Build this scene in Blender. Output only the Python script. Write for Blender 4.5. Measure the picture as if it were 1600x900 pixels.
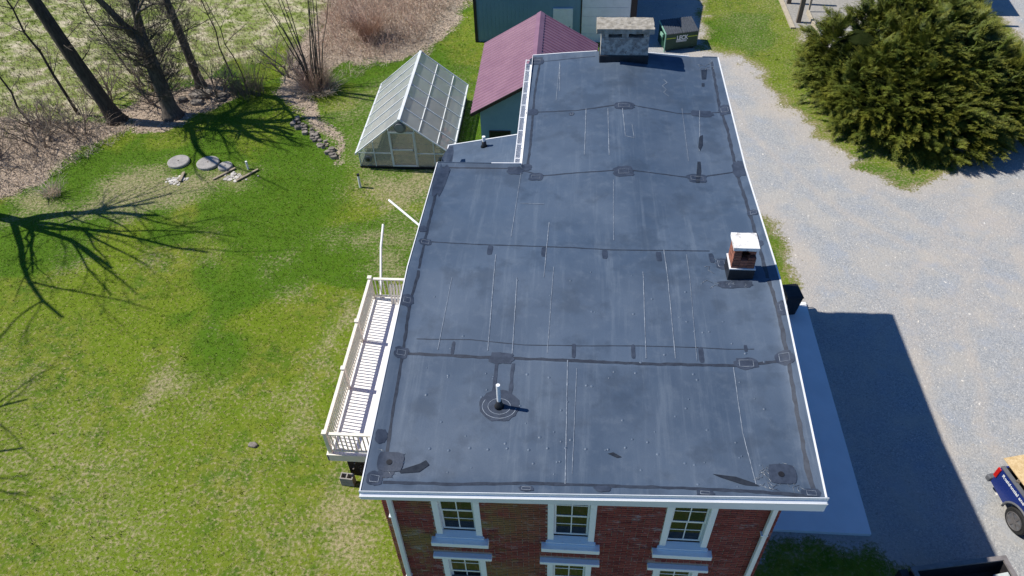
import bpy, math, random
import numpy as np
from mathutils import Matrix, Vector

# ---------------------------------------------------------------- camera, light, exposure
for o in list(bpy.data.objects):
    bpy.data.objects.remove(o)
scene = bpy.context.scene
COL = scene.collection
R = math.radians
CAM_H = 20.45
cd = bpy.data.cameras.new('camera')
cam = bpy.data.objects.new('camera', cd)
COL.objects.link(cam)
right = Vector((0.99713, 0.07021, -0.02834))
down = Vector((0.02927, -0.70264, -0.71094))
fwd = Vector((-0.06983, 0.70807, -0.70268))
m3 = Matrix((right, -down, -fwd)).transposed()
cam.matrix_world = Matrix.Translation((0, 0, CAM_H)) @ m3.to_4x4()
cd.sensor_width = 36
cd.lens = 36 * 1190 / 1600
cd.clip_end = 2000
scene.camera = cam
SUN_EL = R(51)
SUN_DIR = Vector((-0.9919, 0.1271, 0)) * math.cos(SUN_EL) + Vector((0, 0, math.sin(SUN_EL)))   # towards the sun
world = bpy.data.worlds.new('World')
scene.world = world
world.use_nodes = True
wn = world.node_tree
sky = wn.nodes.new('ShaderNodeTexSky')
sky.sky_type = 'NISHITA'
sky.sun_disc = False
sky.ozone_density = 6.0
sky.air_density = 1.0
sky.dust_density = 0.3
sky.sun_elevation = SUN_EL
sky.sun_rotation = math.atan2(SUN_DIR.x, SUN_DIR.y)
bg = wn.nodes['Background']
bg.inputs[1].default_value = 0.08
deep = wn.nodes.new('ShaderNodeMix')          # clear, deep blue spring sky
deep.data_type = 'RGBA'; deep.blend_type = 'MULTIPLY'; deep.inputs[0].default_value = 1.0
deep.inputs[7].default_value = (.50, .84, 1.15, 1)
wn.links.new(sky.outputs[0], deep.inputs[6])
wn.links.new(deep.outputs[2], bg.inputs[0])
sd = bpy.data.lights.new('sun', 'SUN')
sd.energy = 5.0
sd.angle = R(0.55)
sd.color = (1.0, 0.95, 0.86)
sun = bpy.data.objects.new('sun', sd)
COL.objects.link(sun)
sun.rotation_euler = SUN_DIR.to_track_quat('Z', 'Y').to_euler()
sun.location = (-30, 10, 40)
scene.view_settings.view_transform = 'Standard'
scene.view_settings.look = 'None'
scene.view_settings.exposure = 0.22
scene.view_settings.gamma = 1
scene.view_settings.use_curve_mapping = False
scene.render.engine = 'CYCLES'
random.seed(7)
rng = np.random.default_rng(7)

# ---------------------------------------------------------------- helpers
def tag(o, label=None, cat=None, group=None, kind=None):
    if label: o['label'] = label
    if cat: o['category'] = cat
    if group: o['group'] = group
    if kind: o['kind'] = kind
    return o
def empty(name, loc, rz=0, label=None, cat=None, group=None):
    o = bpy.data.objects.new(name, None)
    COL.objects.link(o)
    o.empty_display_size = 0.2
    o.location = loc
    o.rotation_euler = (0, 0, rz)
    return tag(o, label, cat, group)
def world_loc(o):
    v = Vector((0, 0, 0))
    while o is not None:
        v = v + o.location
        o = o.parent
    return v
def link(name, me, parent=None, mat=None, loc=None):
    o = bpy.data.objects.new(name, me)
    COL.objects.link(o)
    if mat is not None and not me.materials:
        me.materials.append(mat)
    if parent is not None:
        o.parent = parent
    if loc is not None:
        o.location = loc
    return o
class MB:
    def __init__(s):
        s.v = []; s.f = []
    def add(s, vs, fs):
        b = len(s.v)
        s.v += [tuple(v) for v in vs]
        s.f += [tuple(i + b for i in f) for f in fs]
        return s
    def box(s, x0, x1, y0, y1, z0, z1):
        return s.hexa([(x0, y0), (x1, y0), (x1, y1), (x0, y1)], z0, z1)
    def hexa(s, q, z0, z1):
        n = len(q)
        vs = [(x, y, z0) for x, y in q] + [(x, y, z1) for x, y in q]
        fs = [tuple(range(n))[::-1], tuple(range(n, 2 * n))] + [(i, (i + 1) % n, n + (i + 1) % n, n + i) for i in range(n)]
        return s.add(vs, fs)
    def bar(s, a, b, w, h, up=(0, 0, 1)):
        a = Vector(a); b = Vector(b); d = (b - a).normalized()
        u = Vector(up); sx = d.cross(u)
        if sx.length < 1e-4: sx = d.cross(Vector((0, 1, 0)))
        sx.normalize(); uy = sx.cross(d)
        vs = []
        for p in (a, b):
            for i, j in ((-1, -1), (1, -1), (1, 1), (-1, 1)):
                vs.append(p + sx * (i * w / 2) + uy * (j * h / 2))
        return s.add(vs, [(3, 2, 1, 0), (4, 5, 6, 7), (0, 1, 5, 4), (1, 2, 6, 5), (2, 3, 7, 6), (3, 0, 4, 7)])
    def tube(s, pts, rad, n=6, cap=True):
        pts = [Vector(p) for p in pts]
        if not hasattr(rad, '__len__'): rad = [rad] * len(pts)
        vs = []; prev = None
        for i, p in enumerate(pts):
            d = (pts[min(i + 1, len(pts) - 1)] - pts[max(i - 1, 0)])
            d = d.normalized() if d.length > 1e-6 else Vector((0, 0, 1))
            if prev is None:
                a = d.cross(Vector((0.3, 0.9, 0.2)))
                if a.length < 1e-3: a = d.cross(Vector((1, 0, 0)))
            else:
                a = prev - d * prev.dot(d)
            a.normalize(); prev = a; b = d.cross(a)
            for k in range(n):
                t = 2 * math.pi * k / n
                vs.append(p + (a * math.cos(t) + b * math.sin(t)) * rad[i])
        fs = []
        for i in range(len(pts) - 1):
            for k in range(n):
                fs.append((i * n + k, i * n + (k + 1) % n, (i + 1) * n + (k + 1) % n, (i + 1) * n + k))
        if cap:
            fs.append(tuple(range(n))[::-1]); fs.append(tuple(range((len(pts) - 1) * n, len(pts) * n)))
        return s.add(vs, fs)
    def cyl(s, c, r, z0, z1, n=24):
        return s.hexa([(c[0] + r * math.cos(2 * math.pi * i / n), c[1] + r * math.sin(2 * math.pi * i / n)) for i in range(n)], z0, z1)
    def quad(s, a, b, c, d):
        return s.add([a, b, c, d], [(0, 1, 2, 3)])
    def slab(s, q, n, t):           # a flat quad (any orientation) given thickness t along n
        n = Vector(n).normalized() * t
        q = [Vector(p) for p in q]; k = len(q)
        vs = q + [p + n for p in q]
        return s.add(vs, [tuple(range(k))[::-1], tuple(range(k, 2 * k))] + [(i, (i + 1) % k, k + (i + 1) % k, k + i) for i in range(k)])
    def build(s, name, mat, parent=None, local=False, smooth=False, bevel=0):
        off = Vector((0, 0, 0)) if (local or parent is None) else world_loc(parent)
        me = bpy.data.meshes.new(name)
        me.from_pydata([(v[0] - off[0], v[1] - off[1], v[2] - off[2]) for v in s.v], [], s.f)
        me.update()
        import bmesh
        bm = bmesh.new(); bm.from_mesh(me)
        bmesh.ops.recalc_face_normals(bm, faces=bm.faces)
        bm.to_mesh(me); bm.free()
        if smooth: me.polygons.foreach_set('use_smooth', [True] * len(me.polygons))
        o = link(name, me, parent, mat)
        if bevel:
            md = o.modifiers.new('bevel', 'BEVEL'); md.width = bevel; md.segments = 2; md.limit_method = 'ANGLE'
        return o
def np_mesh(name, V, F, mat, parent=None, smooth=False):
    V = np.asarray(V, np.float32); F = np.asarray(F, np.int32)
    me = bpy.data.meshes.new(name)
    k = F.shape[1]
    me.vertices.add(len(V)); me.vertices.foreach_set('co', V.ravel())
    me.loops.add(F.size); me.loops.foreach_set('vertex_index', F.ravel())
    me.polygons.add(len(F))
    me.polygons.foreach_set('loop_start', np.arange(0, F.size, k, dtype=np.int32))
    me.polygons.foreach_set('loop_total', np.full(len(F), k, np.int32))
    if smooth: me.polygons.foreach_set('use_smooth', np.ones(len(F), bool))
    me.update(calc_edges=True)
    me.validate()
    return link(name, me, parent, mat)
# value noise in numpy, for laying out ground cover
def vnoise(x, y, seed=0):
    xi = np.floor(x).astype(np.int64); yi = np.floor(y).astype(np.int64)
    fx = x - xi; fy = y - yi
    fx = fx * fx * (3 - 2 * fx); fy = fy * fy * (3 - 2 * fy)
    def h(a, b):
        n = (a * 374761393 + b * 668265263 + seed * 1442695041) & 0x7fffffff
        n = ((n ^ (n >> 13)) * 1274126177) & 0x7fffffff
        return ((n ^ (n >> 16)) & 0xffff) / 65535.0
    return (h(xi, yi) * (1 - fx) + h(xi + 1, yi) * fx) * (1 - fy) + (h(xi, yi + 1) * (1 - fx) + h(xi + 1, yi + 1) * fx) * fy
def fbm(x, y, seed=0, octv=4):
    s = 0; a = 0.5; t = 0
    for i in range(octv):
        s = s + a * vnoise(x * 2 ** i + 17.3 * i, y * 2 ** i - 9.1 * i, seed + i); t += a; a *= 0.55
    return s / t
def poly_sd(px, py, poly):
    poly = np.array(poly, float); d2 = np.full(px.shape, 1e9); ins = np.zeros(px.shape, bool)
    n = len(poly)
    for i in range(n):
        a = poly[i]; b = poly[(i + 1) % n]; e = b - a
        t = np.clip(((px - a[0]) * e[0] + (py - a[1]) * e[1]) / (e @ e + 1e-9), 0, 1)
        d2 = np.minimum(d2, (px - a[0] - t * e[0]) ** 2 + (py - a[1] - t * e[1]) ** 2)
        c = ((a[1] > py) != (b[1] > py)) & (px < (b[0] - a[0]) * (py - a[1]) / (b[1] - a[1] + 1e-12) + a[0])
        ins ^= c
    d = np.sqrt(d2)
    return np.where(ins, -d, d)       # negative inside
def sstep(a, b, x):
    t = np.clip((x - a) / (b - a), 0, 1); return t * t * (3 - 2 * t)

# ---------------------------------------------------------------- materials
class NT:
    def __init__(s, name):
        s.m = bpy.data.materials.new(name); s.m.use_nodes = True
        s.t = s.m.node_tree; s.b = s.t.nodes['Principled BSDF']; s.pos = None
    def n(s, typ, **kw):
        nd = s.t.nodes.new(typ)
        for k, v in kw.items(): setattr(nd, k, v)
        return nd
    def l(s, a, b): s.t.links.new(a, b)
    def P(s):
        if s.pos is None: s.pos = s.n('ShaderNodeNewGeometry').outputs['Position']
        return s.pos
    def noise(s, scale, detail=4, rough=0.55, stretch=None, dist=0):
        nd = s.n('ShaderNodeTexNoise'); nd.inputs['Scale'].default_value = scale
        nd.inputs['Detail'].default_value = detail; nd.inputs['Roughness'].default_value = rough
        nd.inputs['Distortion'].default_value = dist
        v = s.P()
        if stretch:
            mp = s.n('ShaderNodeMapping'); mp.inputs['Scale'].default_value = stretch
            s.l(v, mp.inputs['Vector']); v = mp.outputs[0]
        s.l(v, nd.inputs['Vector'])
        return nd.outputs['Fac']
    def ramp(s, fac, stops):
        nd = s.n('ShaderNodeValToRGB'); e = nd.color_ramp.elements
        while len(e) < len(stops): e.new(0.5)
        for el, (p, c) in zip(e, stops):
            el.position = p; el.color = (c[0], c[1], c[2], 1) if hasattr(c, '__len__') else (c, c, c, 1)
        s.l(fac, nd.inputs[0]); return nd.outputs[0]
    def mix(s, fac, a, b, typ='MIX'):
        nd = s.n('ShaderNodeMix', data_type='RGBA', blend_type=typ)
        for sock, v in ((nd.inputs[0], fac), (nd.inputs[6], a), (nd.inputs[7], b)):
            if isinstance(v, (int, float)): sock.default_value = v
            elif isinstance(v, (tuple, list)): sock.default_value = (*v, 1)
            else: s.l(v, sock)
        return nd.outputs[2]
    def math(s, op, a, b=None, clamp=False):
        nd = s.n('ShaderNodeMath', operation=op, use_clamp=clamp)
        for sock, v in ((nd.inputs[0], a), (nd.inputs[1], b)):
            if v is None: continue
            if isinstance(v, (int, float)): sock.default_value = v
            else: s.l(v, sock)
        return nd.outputs[0]
    def ss(s, x, a, b):
        nd = s.n('ShaderNodeMapRange', interpolation_type='SMOOTHSTEP')
        s.l(x, nd.inputs['Value']); nd.inputs['From Min'].default_value = a; nd.inputs['From Max'].default_value = b
        return nd.outputs[0]
    def attr(s, name):
        nd = s.n('ShaderNodeAttribute'); nd.attribute_name = name
        sp = s.n('ShaderNodeSeparateColor'); s.l(nd.outputs['Color'], sp.inputs[0]); return sp.outputs
    def col(s, c):
        if isinstance(c, (tuple, list)): s.b.inputs['Base Color'].default_value = (*c, 1)
        else: s.l(c, s.b.inputs['Base Color'])
    def bump(s, h, strength=0.3, dist=0.02):
        nd = s.n('ShaderNodeBump'); nd.inputs['Strength'].default_value = strength; nd.inputs['Distance'].default_value = dist
        s.l(h, nd.inputs['Height']); s.l(nd.outputs[0], s.b.inputs['Normal'])
    def set(s, **kw):
        for k, v in kw.items():
            sock = s.b.inputs[k.replace('_', ' ')]
            if hasattr(v, 'is_linked') or hasattr(v, 'node'): s.l(v, sock)
            else: sock.default_value = v
        return s
def simple(name, c1, c2, scale=6, rough=0.7, bump=0.0, bscale=None, metal=0.0, stretch=None, isl=0.0, spec=0.4, lo=0.3, hi=0.7):
    t = NT(name)
    c = t.mix(t.ss(t.noise(scale, 5, 0.6, stretch), lo, hi), c1, c2)
    if isl:
        g = t.n('ShaderNodeNewGeometry').outputs['Random Per Island']
        ob = t.n('ShaderNodeObjectInfo').outputs['Random']
        r = t.math('FRACT', t.math('ADD', g, ob))
        v = t.math('MULTIPLY_ADD', r, 2 * isl); v.node.inputs[2].default_value = 1 - isl
        cc = t.n('ShaderNodeCombineColor')
        for i in range(3): t.l(v, cc.inputs[i])
        c = t.mix(1.0, c, cc.outputs[0], 'MULTIPLY')
    t.col(c); t.set(Roughness=rough, Metallic=metal, Specular_IOR_Level=spec)
    if bump: t.bump(t.noise(bscale or scale * 4, 5), bump)
    return t.m
M = {}
M['white'] = simple('white_paint', (.80, .81, .81), (.72, .73, .73), 3, .45, .05, 30)
M['trim'] = simple('aged_white_trim', (.82, .84, .85), (.52, .56, .60), 9, .6, .15, 40, lo=.58, hi=.85)
M['white_metal'] = simple('white_metal_edge', (.78, .79, .80), (.68, .69, .70), 2, .35)
M['fascia'] = simple('white_gutter_metal', (.74, .77, .80), (.66, .69, .73), 1.5, .32, .03, 8)
M['black'] = simple('black_plastic', (.012, .012, .014), (.02, .02, .022), 5, .4)
M['rubber'] = simple('black_rubber', (.012, .012, .012), (.022, .022, .022), 12, .8)
M['caulk'] = simple('black_seam_caulk', (.022, .028, .042), (.036, .046, .066), 9, .5)
M['chalk'] = simple('chalk_line', (.30, .34, .39), (.14, .17, .22), 14, .9)
M['sealant'] = simple('dark_patch_membrane', (.024, .034, .056), (.042, .056, .086), 7, .5, .12, 30)
M['puddle'] = simple('wet_stain', (.018, .022, .030), (.030, .036, .046), 8, .25)
M['mortar'] = simple('mortar', (.30, .22, .18), (.40, .31, .26), 30, .95, .3, 80)
M['concrete'] = simple('concrete', (.78, .79, .79), (.72, .73, .73), 1.2, .9, .15, 40)
M['block'] = simple('concrete_block', (.34, .32, .29), (.25, .24, .22), 8, .95, .4, 60)
M['wood_grey'] = simple('weathered_wood', (.19, .155, .125), (.12, .10, .082), 6, .9, .3, 40, stretch=(1, 1, .15))
M['plank'] = simple('pale_weathered_plank', (.36, .30, .21), (.24, .20, .15), 10, .9, .3, 50)
M['stone'] = simple('field_stone', (.26, .23, .20), (.15, .13, .11), 7, .95, .5, 30, isl=.35)
M['disc'] = simple('concrete_lid', (.36, .34, .32), (.26, .25, .24), 5, .95, .4, 40)
M['bark'] = simple('dark_bark', (.095, .078, .062), (.040, .033, .027), 9, .95, .8, 22, stretch=(1, 1, .25))
M['bark2'] = simple('grey_bark', (.15, .125, .10), (.065, .054, .045), 11, .95, .8, 25, stretch=(1, 1, .3))
M['twig'] = simple('grey_brown_twig', (.30, .245, .195), (.17, .135, .105), 4, .9, isl=.35)
M['shiny'] = simple('glossy_new_membrane', (.10, .12, .15), (.16, .18, .21), 20, .22)
M['cane'] = simple('russet_cane', (.62, .44, .34), (.44, .29, .21), 2, .9, isl=.4)
M['straw'] = simple('dead_straw', (.68, .57, .46), (.52, .42, .32), 2, .9, isl=.4)
# ---------------------------------------------------------------- ground material (shared by lawn and drive)
def ground_material():
    t = NT('ground_cover')
    a = t.attr('m1'); b = t.attr('m2')
    n_big = t.noise(.35, 3); n_mid = t.noise(1.7, 5, .6); n_fine = t.noise(9, 5, .65); n_tiny = t.noise(38, 4, .7)
    g = t.mix(t.ss(n_mid, .35, .65), (.072, .138, .008), (.170, .200, .022))
    g = t.mix(t.ss(n_big, .38, .62), g, (.125, .185, .010))
    g = t.mix(t.math('MULTIPLY', t.ss(n_fine, .5, .72), .8), g, (.27, .245, .078))
    g = t.mix(t.math('MULTIPLY', t.ss(t.noise(2.6, 5, .7), .56, .72), .65), g, (.034, .082, .009))
    g = t.mix(t.math('MULTIPLY', t.ss(n_tiny, .52, .75), .25), g, (.055, .085, .012))
    dead = t.mix(t.ss(n_fine, .35, .65), (.30, .245, .14), (.44, .365, .24))
    dead = t.mix(t.ss(n_tiny, .45, .7), dead, (.15, .125, .065))
    def msk(m, amp, lo, hi, nz=n_fine):
        x = t.math('ADD', m, t.math('MULTIPLY', t.math('SUBTRACT', nz, .5), amp))
        return t.ss(x, lo, hi)
    c = t.mix(msk(b[1], .9, .35, .75, n_mid), g, t.mix(n_mid, (.050, .118, .006), (.085, .165, .007)))
    c = t.mix(t.math('MULTIPLY', msk(a[2], 2.4, .30, 1.30), .8), c, dead)
    mead = t.mix(t.ss(t.noise(1.0, 6, .7, (.7, 1, 1), .6), .43, .66), (.17, .225, .04), (.56, .49, .36))
    mead = t.mix(t.math('MULTIPLY', t.ss(n_fine, .45, .7), .6), mead, (.40, .36, .23))
    c = t.mix(msk(a[0], .7, .35, .65), c, mead)
    lit = t.mix(t.ss(n_fine, .35, .65), (.26, .20, .15), (.48, .385, .30))
    lit = t.mix(t.ss(n_tiny, .5, .7), lit, (.14, .105, .08))
    c = t.mix(msk(a[1], 1.7, .32, .78), c, lit)
    vo = t.n('ShaderNodeTexVoronoi'); vo.inputs['Scale'].default_value = 30; t.l(t.P(), vo.inputs['Vector'])
    vs = t.n('ShaderNodeSeparateColor'); t.l(vo.outputs['Color'], vs.inputs[0])
    gr = t.ramp(vs.outputs[0], [(0, (.255, .265, .275)), (.55, (.335, .343, .35)), (.9, (.39, .395, .395)), (1, (.47, .465, .45))])
    gr = t.mix(t.math('MULTIPLY', t.ss(t.noise(.55, 5, .6), .45, .65), .55), gr, (.44, .405, .355))
    gr = t.mix(t.math('MULTIPLY', t.ss(t.noise(.9, 4, .6, dist=.5), .52, .68), .4), gr, (.30, .335, .39))
    gr = t.mix(t.math('MULTIPLY', msk(b[2], .8, .15, 1.05), .6), gr, t.mix(n_fine, (.40, .345, .285), (.54, .47, .40)))
    gm = msk(b[0], 1.25, .36, .66)
    edge = t.mix(n_fine, (.20, .155, .085), (.36, .29, .19))
    c = t.mix(msk(b[0], 1.2, .05, .45), c, t.mix(t.ss(n_tiny, .45, .6), edge, c))
    c = t.mix(gm, c, gr)
    t.col(c); t.set(Roughness=.95, Specular_IOR_Level=.15)
    h = t.math('ADD', t.math('MULTIPLY', n_tiny, .6), n_fine)
    t.bump(h, .55, .06)
    return t.m
M['ground'] = ground_material()
# layout data: roof marks and ground cover outlines, metres
PATCHES=[(-1.04, 20.5, 0.41, 0.31), (-1.01, 17.75, 0.31, 0.26), (1.4, 17.86, 0.51, 0.32), (3.46, 17.8, 0.58, 0.29), (4.06, 17.98, 0.31, 0.42), (0.03, 17.55, 0.13, 0.19), (-1.3, 15.09, 0.34, 0.3), (-0.79, 14.84, 0.37, 0.27), (-1.03, 15.25, 0.22, 0.27), (1.3, 14.93, 0.42, 0.36), (3.04, 14.93, 0.52, 0.31), (4.06, 15.32, 0.28, 0.53), (4.1, 13.49, 0.22, 0.23), (4.05, 12.37, 0.13, 0.23), (4.18, 10.44, 0.24, 0.29), (4.02, 9.3, 0.3, 0.35), (-3.07, 15.11, 0.35, 2.46), (-3.02, 12.12, 0.27, 0.23), (-3.15, 12.56, 0.17, 0.24), (-3.11, 10.34, 0.23, 0.26), (-3.02, 9.09, 0.26, 0.23), (-3.08, 7.32, 0.18, 0.27), (-3.05, 6.53, 0.25, 0.25), (-1.15, 9.06, 0.4, 0.26), (3.34, 9.19, 0.44, 0.29), (3.18, 11.74, 0.23, 0.39), (3.36, 11.09, 0.65, 0.2), (-0.54, 6.48, 0.25, 0.11), (0.69, 6.54, 0.27, 0.11), (2.33, 6.55, 0.26, 0.11), (4.01, 6.64, 0.26, 0.18), (-2.88, 6.67, 0.28, 0.21)]
TABS=[(-1.61, 11.91, 0.11, 0.31), (-0.47, 11.89, 0.11, 0.31), (0.8, 11.9, 0.11, 0.31), (1.92, 11.9, 0.11, 0.31), (3.01, 11.93, 0.1, 0.31), (-2.07, 9.25, 0.06, 0.3), (0.19, 9.29, 0.07, 0.32), (1.29, 9.34, 0.07, 0.32), (2.54, 9.35, 0.09, 0.35), (3.37, 9.53, 0.06, 0.15)]
SEAMS=[[(-1.18, 17.76), (0.14, 17.7), (1.4, 17.93), (2.82, 17.74), (4.1, 17.92)], [(-3.08, 15.17), (-1.25, 15.18), (-0.59, 14.88), (1.08, 14.98), (2.89, 14.93), (4.14, 15.3)], [(-3.09, 12.16), (-1.97, 12.1), (1.0, 12.06), (3.0, 12.17)], [(-3.06, 9.09), (-1.18, 9.06), (0.12, 9.07), (1.51, 9.08), (3.3, 9.16), (4.05, 9.25)], [(-2.79, 9.43), (-1.76, 9.46), (-0.73, 9.38), (0.29, 9.41), (1.41, 9.48), (2.47, 9.51), (3.52, 9.51)], [(-2.9, 6.48), (-1.82, 6.5), (-0.46, 6.59), (0.89, 6.61), (2.12, 6.63), (3.13, 6.62), (4.02, 6.58)], [(-3.1, 15.11), (-3.05, 12.61), (-3.0, 10.99), (-3.05, 10.31), (-3.0, 9.22), (-2.98, 8.23), (-2.95, 7.33), (-2.91, 6.56)], [(4.02, 20.56), (3.96, 18.12), (4.02, 17.06), (4.0, 15.34), (4.02, 14.02), (4.03, 13.02), (4.01, 11.26), (4.07, 10.44), (4.08, 9.25), (4.05, 8.05), (4.03, 7.09), (4.08, 6.59)], [(-0.94, 20.37), (-1.0, 18.83), (-0.99, 16.04), (-1.01, 15.28)], [(-0.91, 20.48), (0.67, 20.56)]]
CHALK=[[(-1.47, 11.76), (-1.41, 9.22)], [(-0.98, 11.06), (-0.95, 9.17)], [(1.56, 11.36), (1.52, 9.2)], [(2.04, 12.13), (2.06, 9.23)], [(0.08, 9.07), (0.09, 6.6)], [(3.1, 9.1), (3.09, 7.75), (3.17, 6.76)], [(0.41, 17.77), (0.37, 15.66)], [(0.98, 17.72), (0.97, 15.62)], [(-0.35, 20.38), (-0.32, 18.76)], [(2.56, 19.43), (2.65, 19.27), (2.5, 19.07), (2.6, 18.88), (2.51, 18.73), (2.65, 18.55)], [(-1.1, 13.7), (-0.54, 13.69)], [(3.41, 17.95), (3.22, 16.09)], [(-0.4, 12.96), (-0.44, 11.08)], [(1.36, 17.71), (1.39, 16.42), (1.61, 16.35), (1.58, 16.96)]]
PUDDLES=[[(-2.68, 6.71), (-2.35, 6.85), (-2.25, 6.92), (-2.18, 6.84), (-2.33, 6.7), (-2.64, 6.66)], [(0.79, 7.2), (0.88, 7.23), (1.02, 7.15), (0.94, 7.13)], [(2.49, 6.92), (2.86, 6.89), (3.15, 6.79), (3.22, 6.73), (2.99, 6.74), (2.6, 6.87)], [(2.99, 14.75), (3.09, 15.4), (3.12, 15.62), (3.19, 15.62), (3.17, 15.23), (3.08, 14.76)], [(3.2, 16.23), (3.28, 16.72), (3.37, 16.79), (3.32, 16.33), (3.23, 16.09)], [(3.68, 20.13), (3.84, 20.16), (3.76, 19.61), (3.64, 19.59)], [(3.61, 19.37), (3.69, 19.38), (3.67, 19.21), (3.6, 19.2)]]
GRASS_R=[[(7.6, 47.8), (13.6, 47.8), (13.1, 41.1), (15.4, 38.2), (18.3, 32.2), (17.1, 28.6), (15.7, 27.5), (14.6, 27.3), (13.1, 27.9), (12.6, 29.1), (11.8, 30.5), (10.6, 32.9), (9.9, 34.9), (9.5, 37.4), (8.8, 38.8), (6.8, 39.1)], [(22.4, 44.4), (24.6, 44.6), (24.9, 41.6), (24.3, 38.4), (22.3, 38.4), (21.3, 41.2)], [(8.1, 25.6), (8.6, 24.8), (8.9, 22.9), (8.9, 21.4), (8.9, 20.3), (6.3, 20.1), (5.7, 25.5)], [(4.5, 10.8), (8.9, 11.0), (9.4, 10.8), (9.6, 10.3), (9.3, 8.9), (4.2, 8.6)]]
TAN_G=[[(16.1, 26.3), (17.2, 26.6), (18.0, 25.1), (18.0, 24.5), (16.2, 24.5)], [(17.3, 23.6), (17.9, 23.8), (17.4, 22.5), (17.1, 22.8)], [(14.9, 23.5), (15.9, 23.5), (15.5, 22.9), (15.0, 22.9)]]
MEADOW=[[(-43.1, 49.7), (-16.1, 49.7), (-15.0, 42.3), (-16.5, 40.7), (-17.7, 38.4), (-19.8, 36.9), (-23.6, 33.2), (-26.6, 31.0), (-30.4, 29.5)]]
LITTER=[[(-30.9, 31.5), (-25.7, 31.9), (-22.2, 31.7), (-22.6, 30.3), (-23.9, 28.3), (-24.1, 26.3), (-26.8, 24.8)], [(-15.4, 34.3), (-13.5, 32.5), (-12.0, 30.5), (-10.5, 28.7), (-10.4, 29.0), (-11.9, 31.4), (-13.1, 33.4), (-14.0, 35.6), (-12.5, 38.1), (-9.0, 38.4), (-7.2, 41.6), (-6.1, 46.8), (-15.3, 46.8), (-15.4, 40.7), (-15.8, 37.0)], [(-23.4, 32.9), (-19.5, 36.2), (-17.6, 34.3), (-18.9, 31.7), (-21.3, 31.1)]]
BARE=[[(-9.5, 28.2), (-5.8, 28.0), (-5.8, 26.5), (-6.7, 25.1), (-9.2, 26.3)], [(-21.4, 26.4), (-20.1, 27.7), (-16.5, 27.9), (-14.4, 27.9), (-14.3, 26.6), (-17.2, 25.6), (-19.0, 24.4), (-21.8, 24.3)], [(-9.6, 23.1), (-8.6, 23.5), (-6.1, 23.8), (-6.1, 22.8), (-7.6, 22.6), (-8.9, 22.5)], [(-9.0, 16.8), (-7.8, 17.4), (-7.8, 19.7), (-8.5, 19.3), (-8.9, 18.0), (-8.9, 15.6), (-9.0, 13.6), (-8.2, 13.8)], [(-7.8, 22.2), (-6.7, 22.3), (-6.1, 21.3), (-7.3, 21.1)], [(-25.3, 25.3), (-23.8, 25.9), (-21.7, 24.6), (-22.8, 23.9), (-24.3, 23.6)], [(-6.8, 11.4), (-5.5, 11.7), (-4.6, 9.1), (-6.6, 9.0)], [(-14.7, 15.4), (-13.8, 16.6), (-12.9, 15.5), (-13.3, 14.1), (-14.3, 14.3)]]
STONEROW=[[(-13.7, 32.0), (-13.2, 31.5), (-12.8, 31.1), (-12.4, 30.6), (-11.9, 30.1), (-11.6, 29.7), (-11.2, 29.2), (-10.8, 28.7)]]
def union(px, py, polys, warp=0.6, seed=3):
    wx = px + (fbm(px * .9, py * .9, seed) - .5) * 2 * warp
    wy = py + (fbm(px * .9, py * .9, seed + 9) - .5) * 2 * warp
    d = np.full(px.shape, 1e9)
    for p in polys: d = np.minimum(d, poly_sd(wx, wy, p))
    return d
SLAB = [(3.6, 11.04), (8.82, 11.04), (8.82, 20.2), (3.6, 20.2)]
HOUSE = [(-3.1, 6.7), (3.68, 6.7), (3.68, 20.6), (-3.1, 20.6)]
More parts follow.
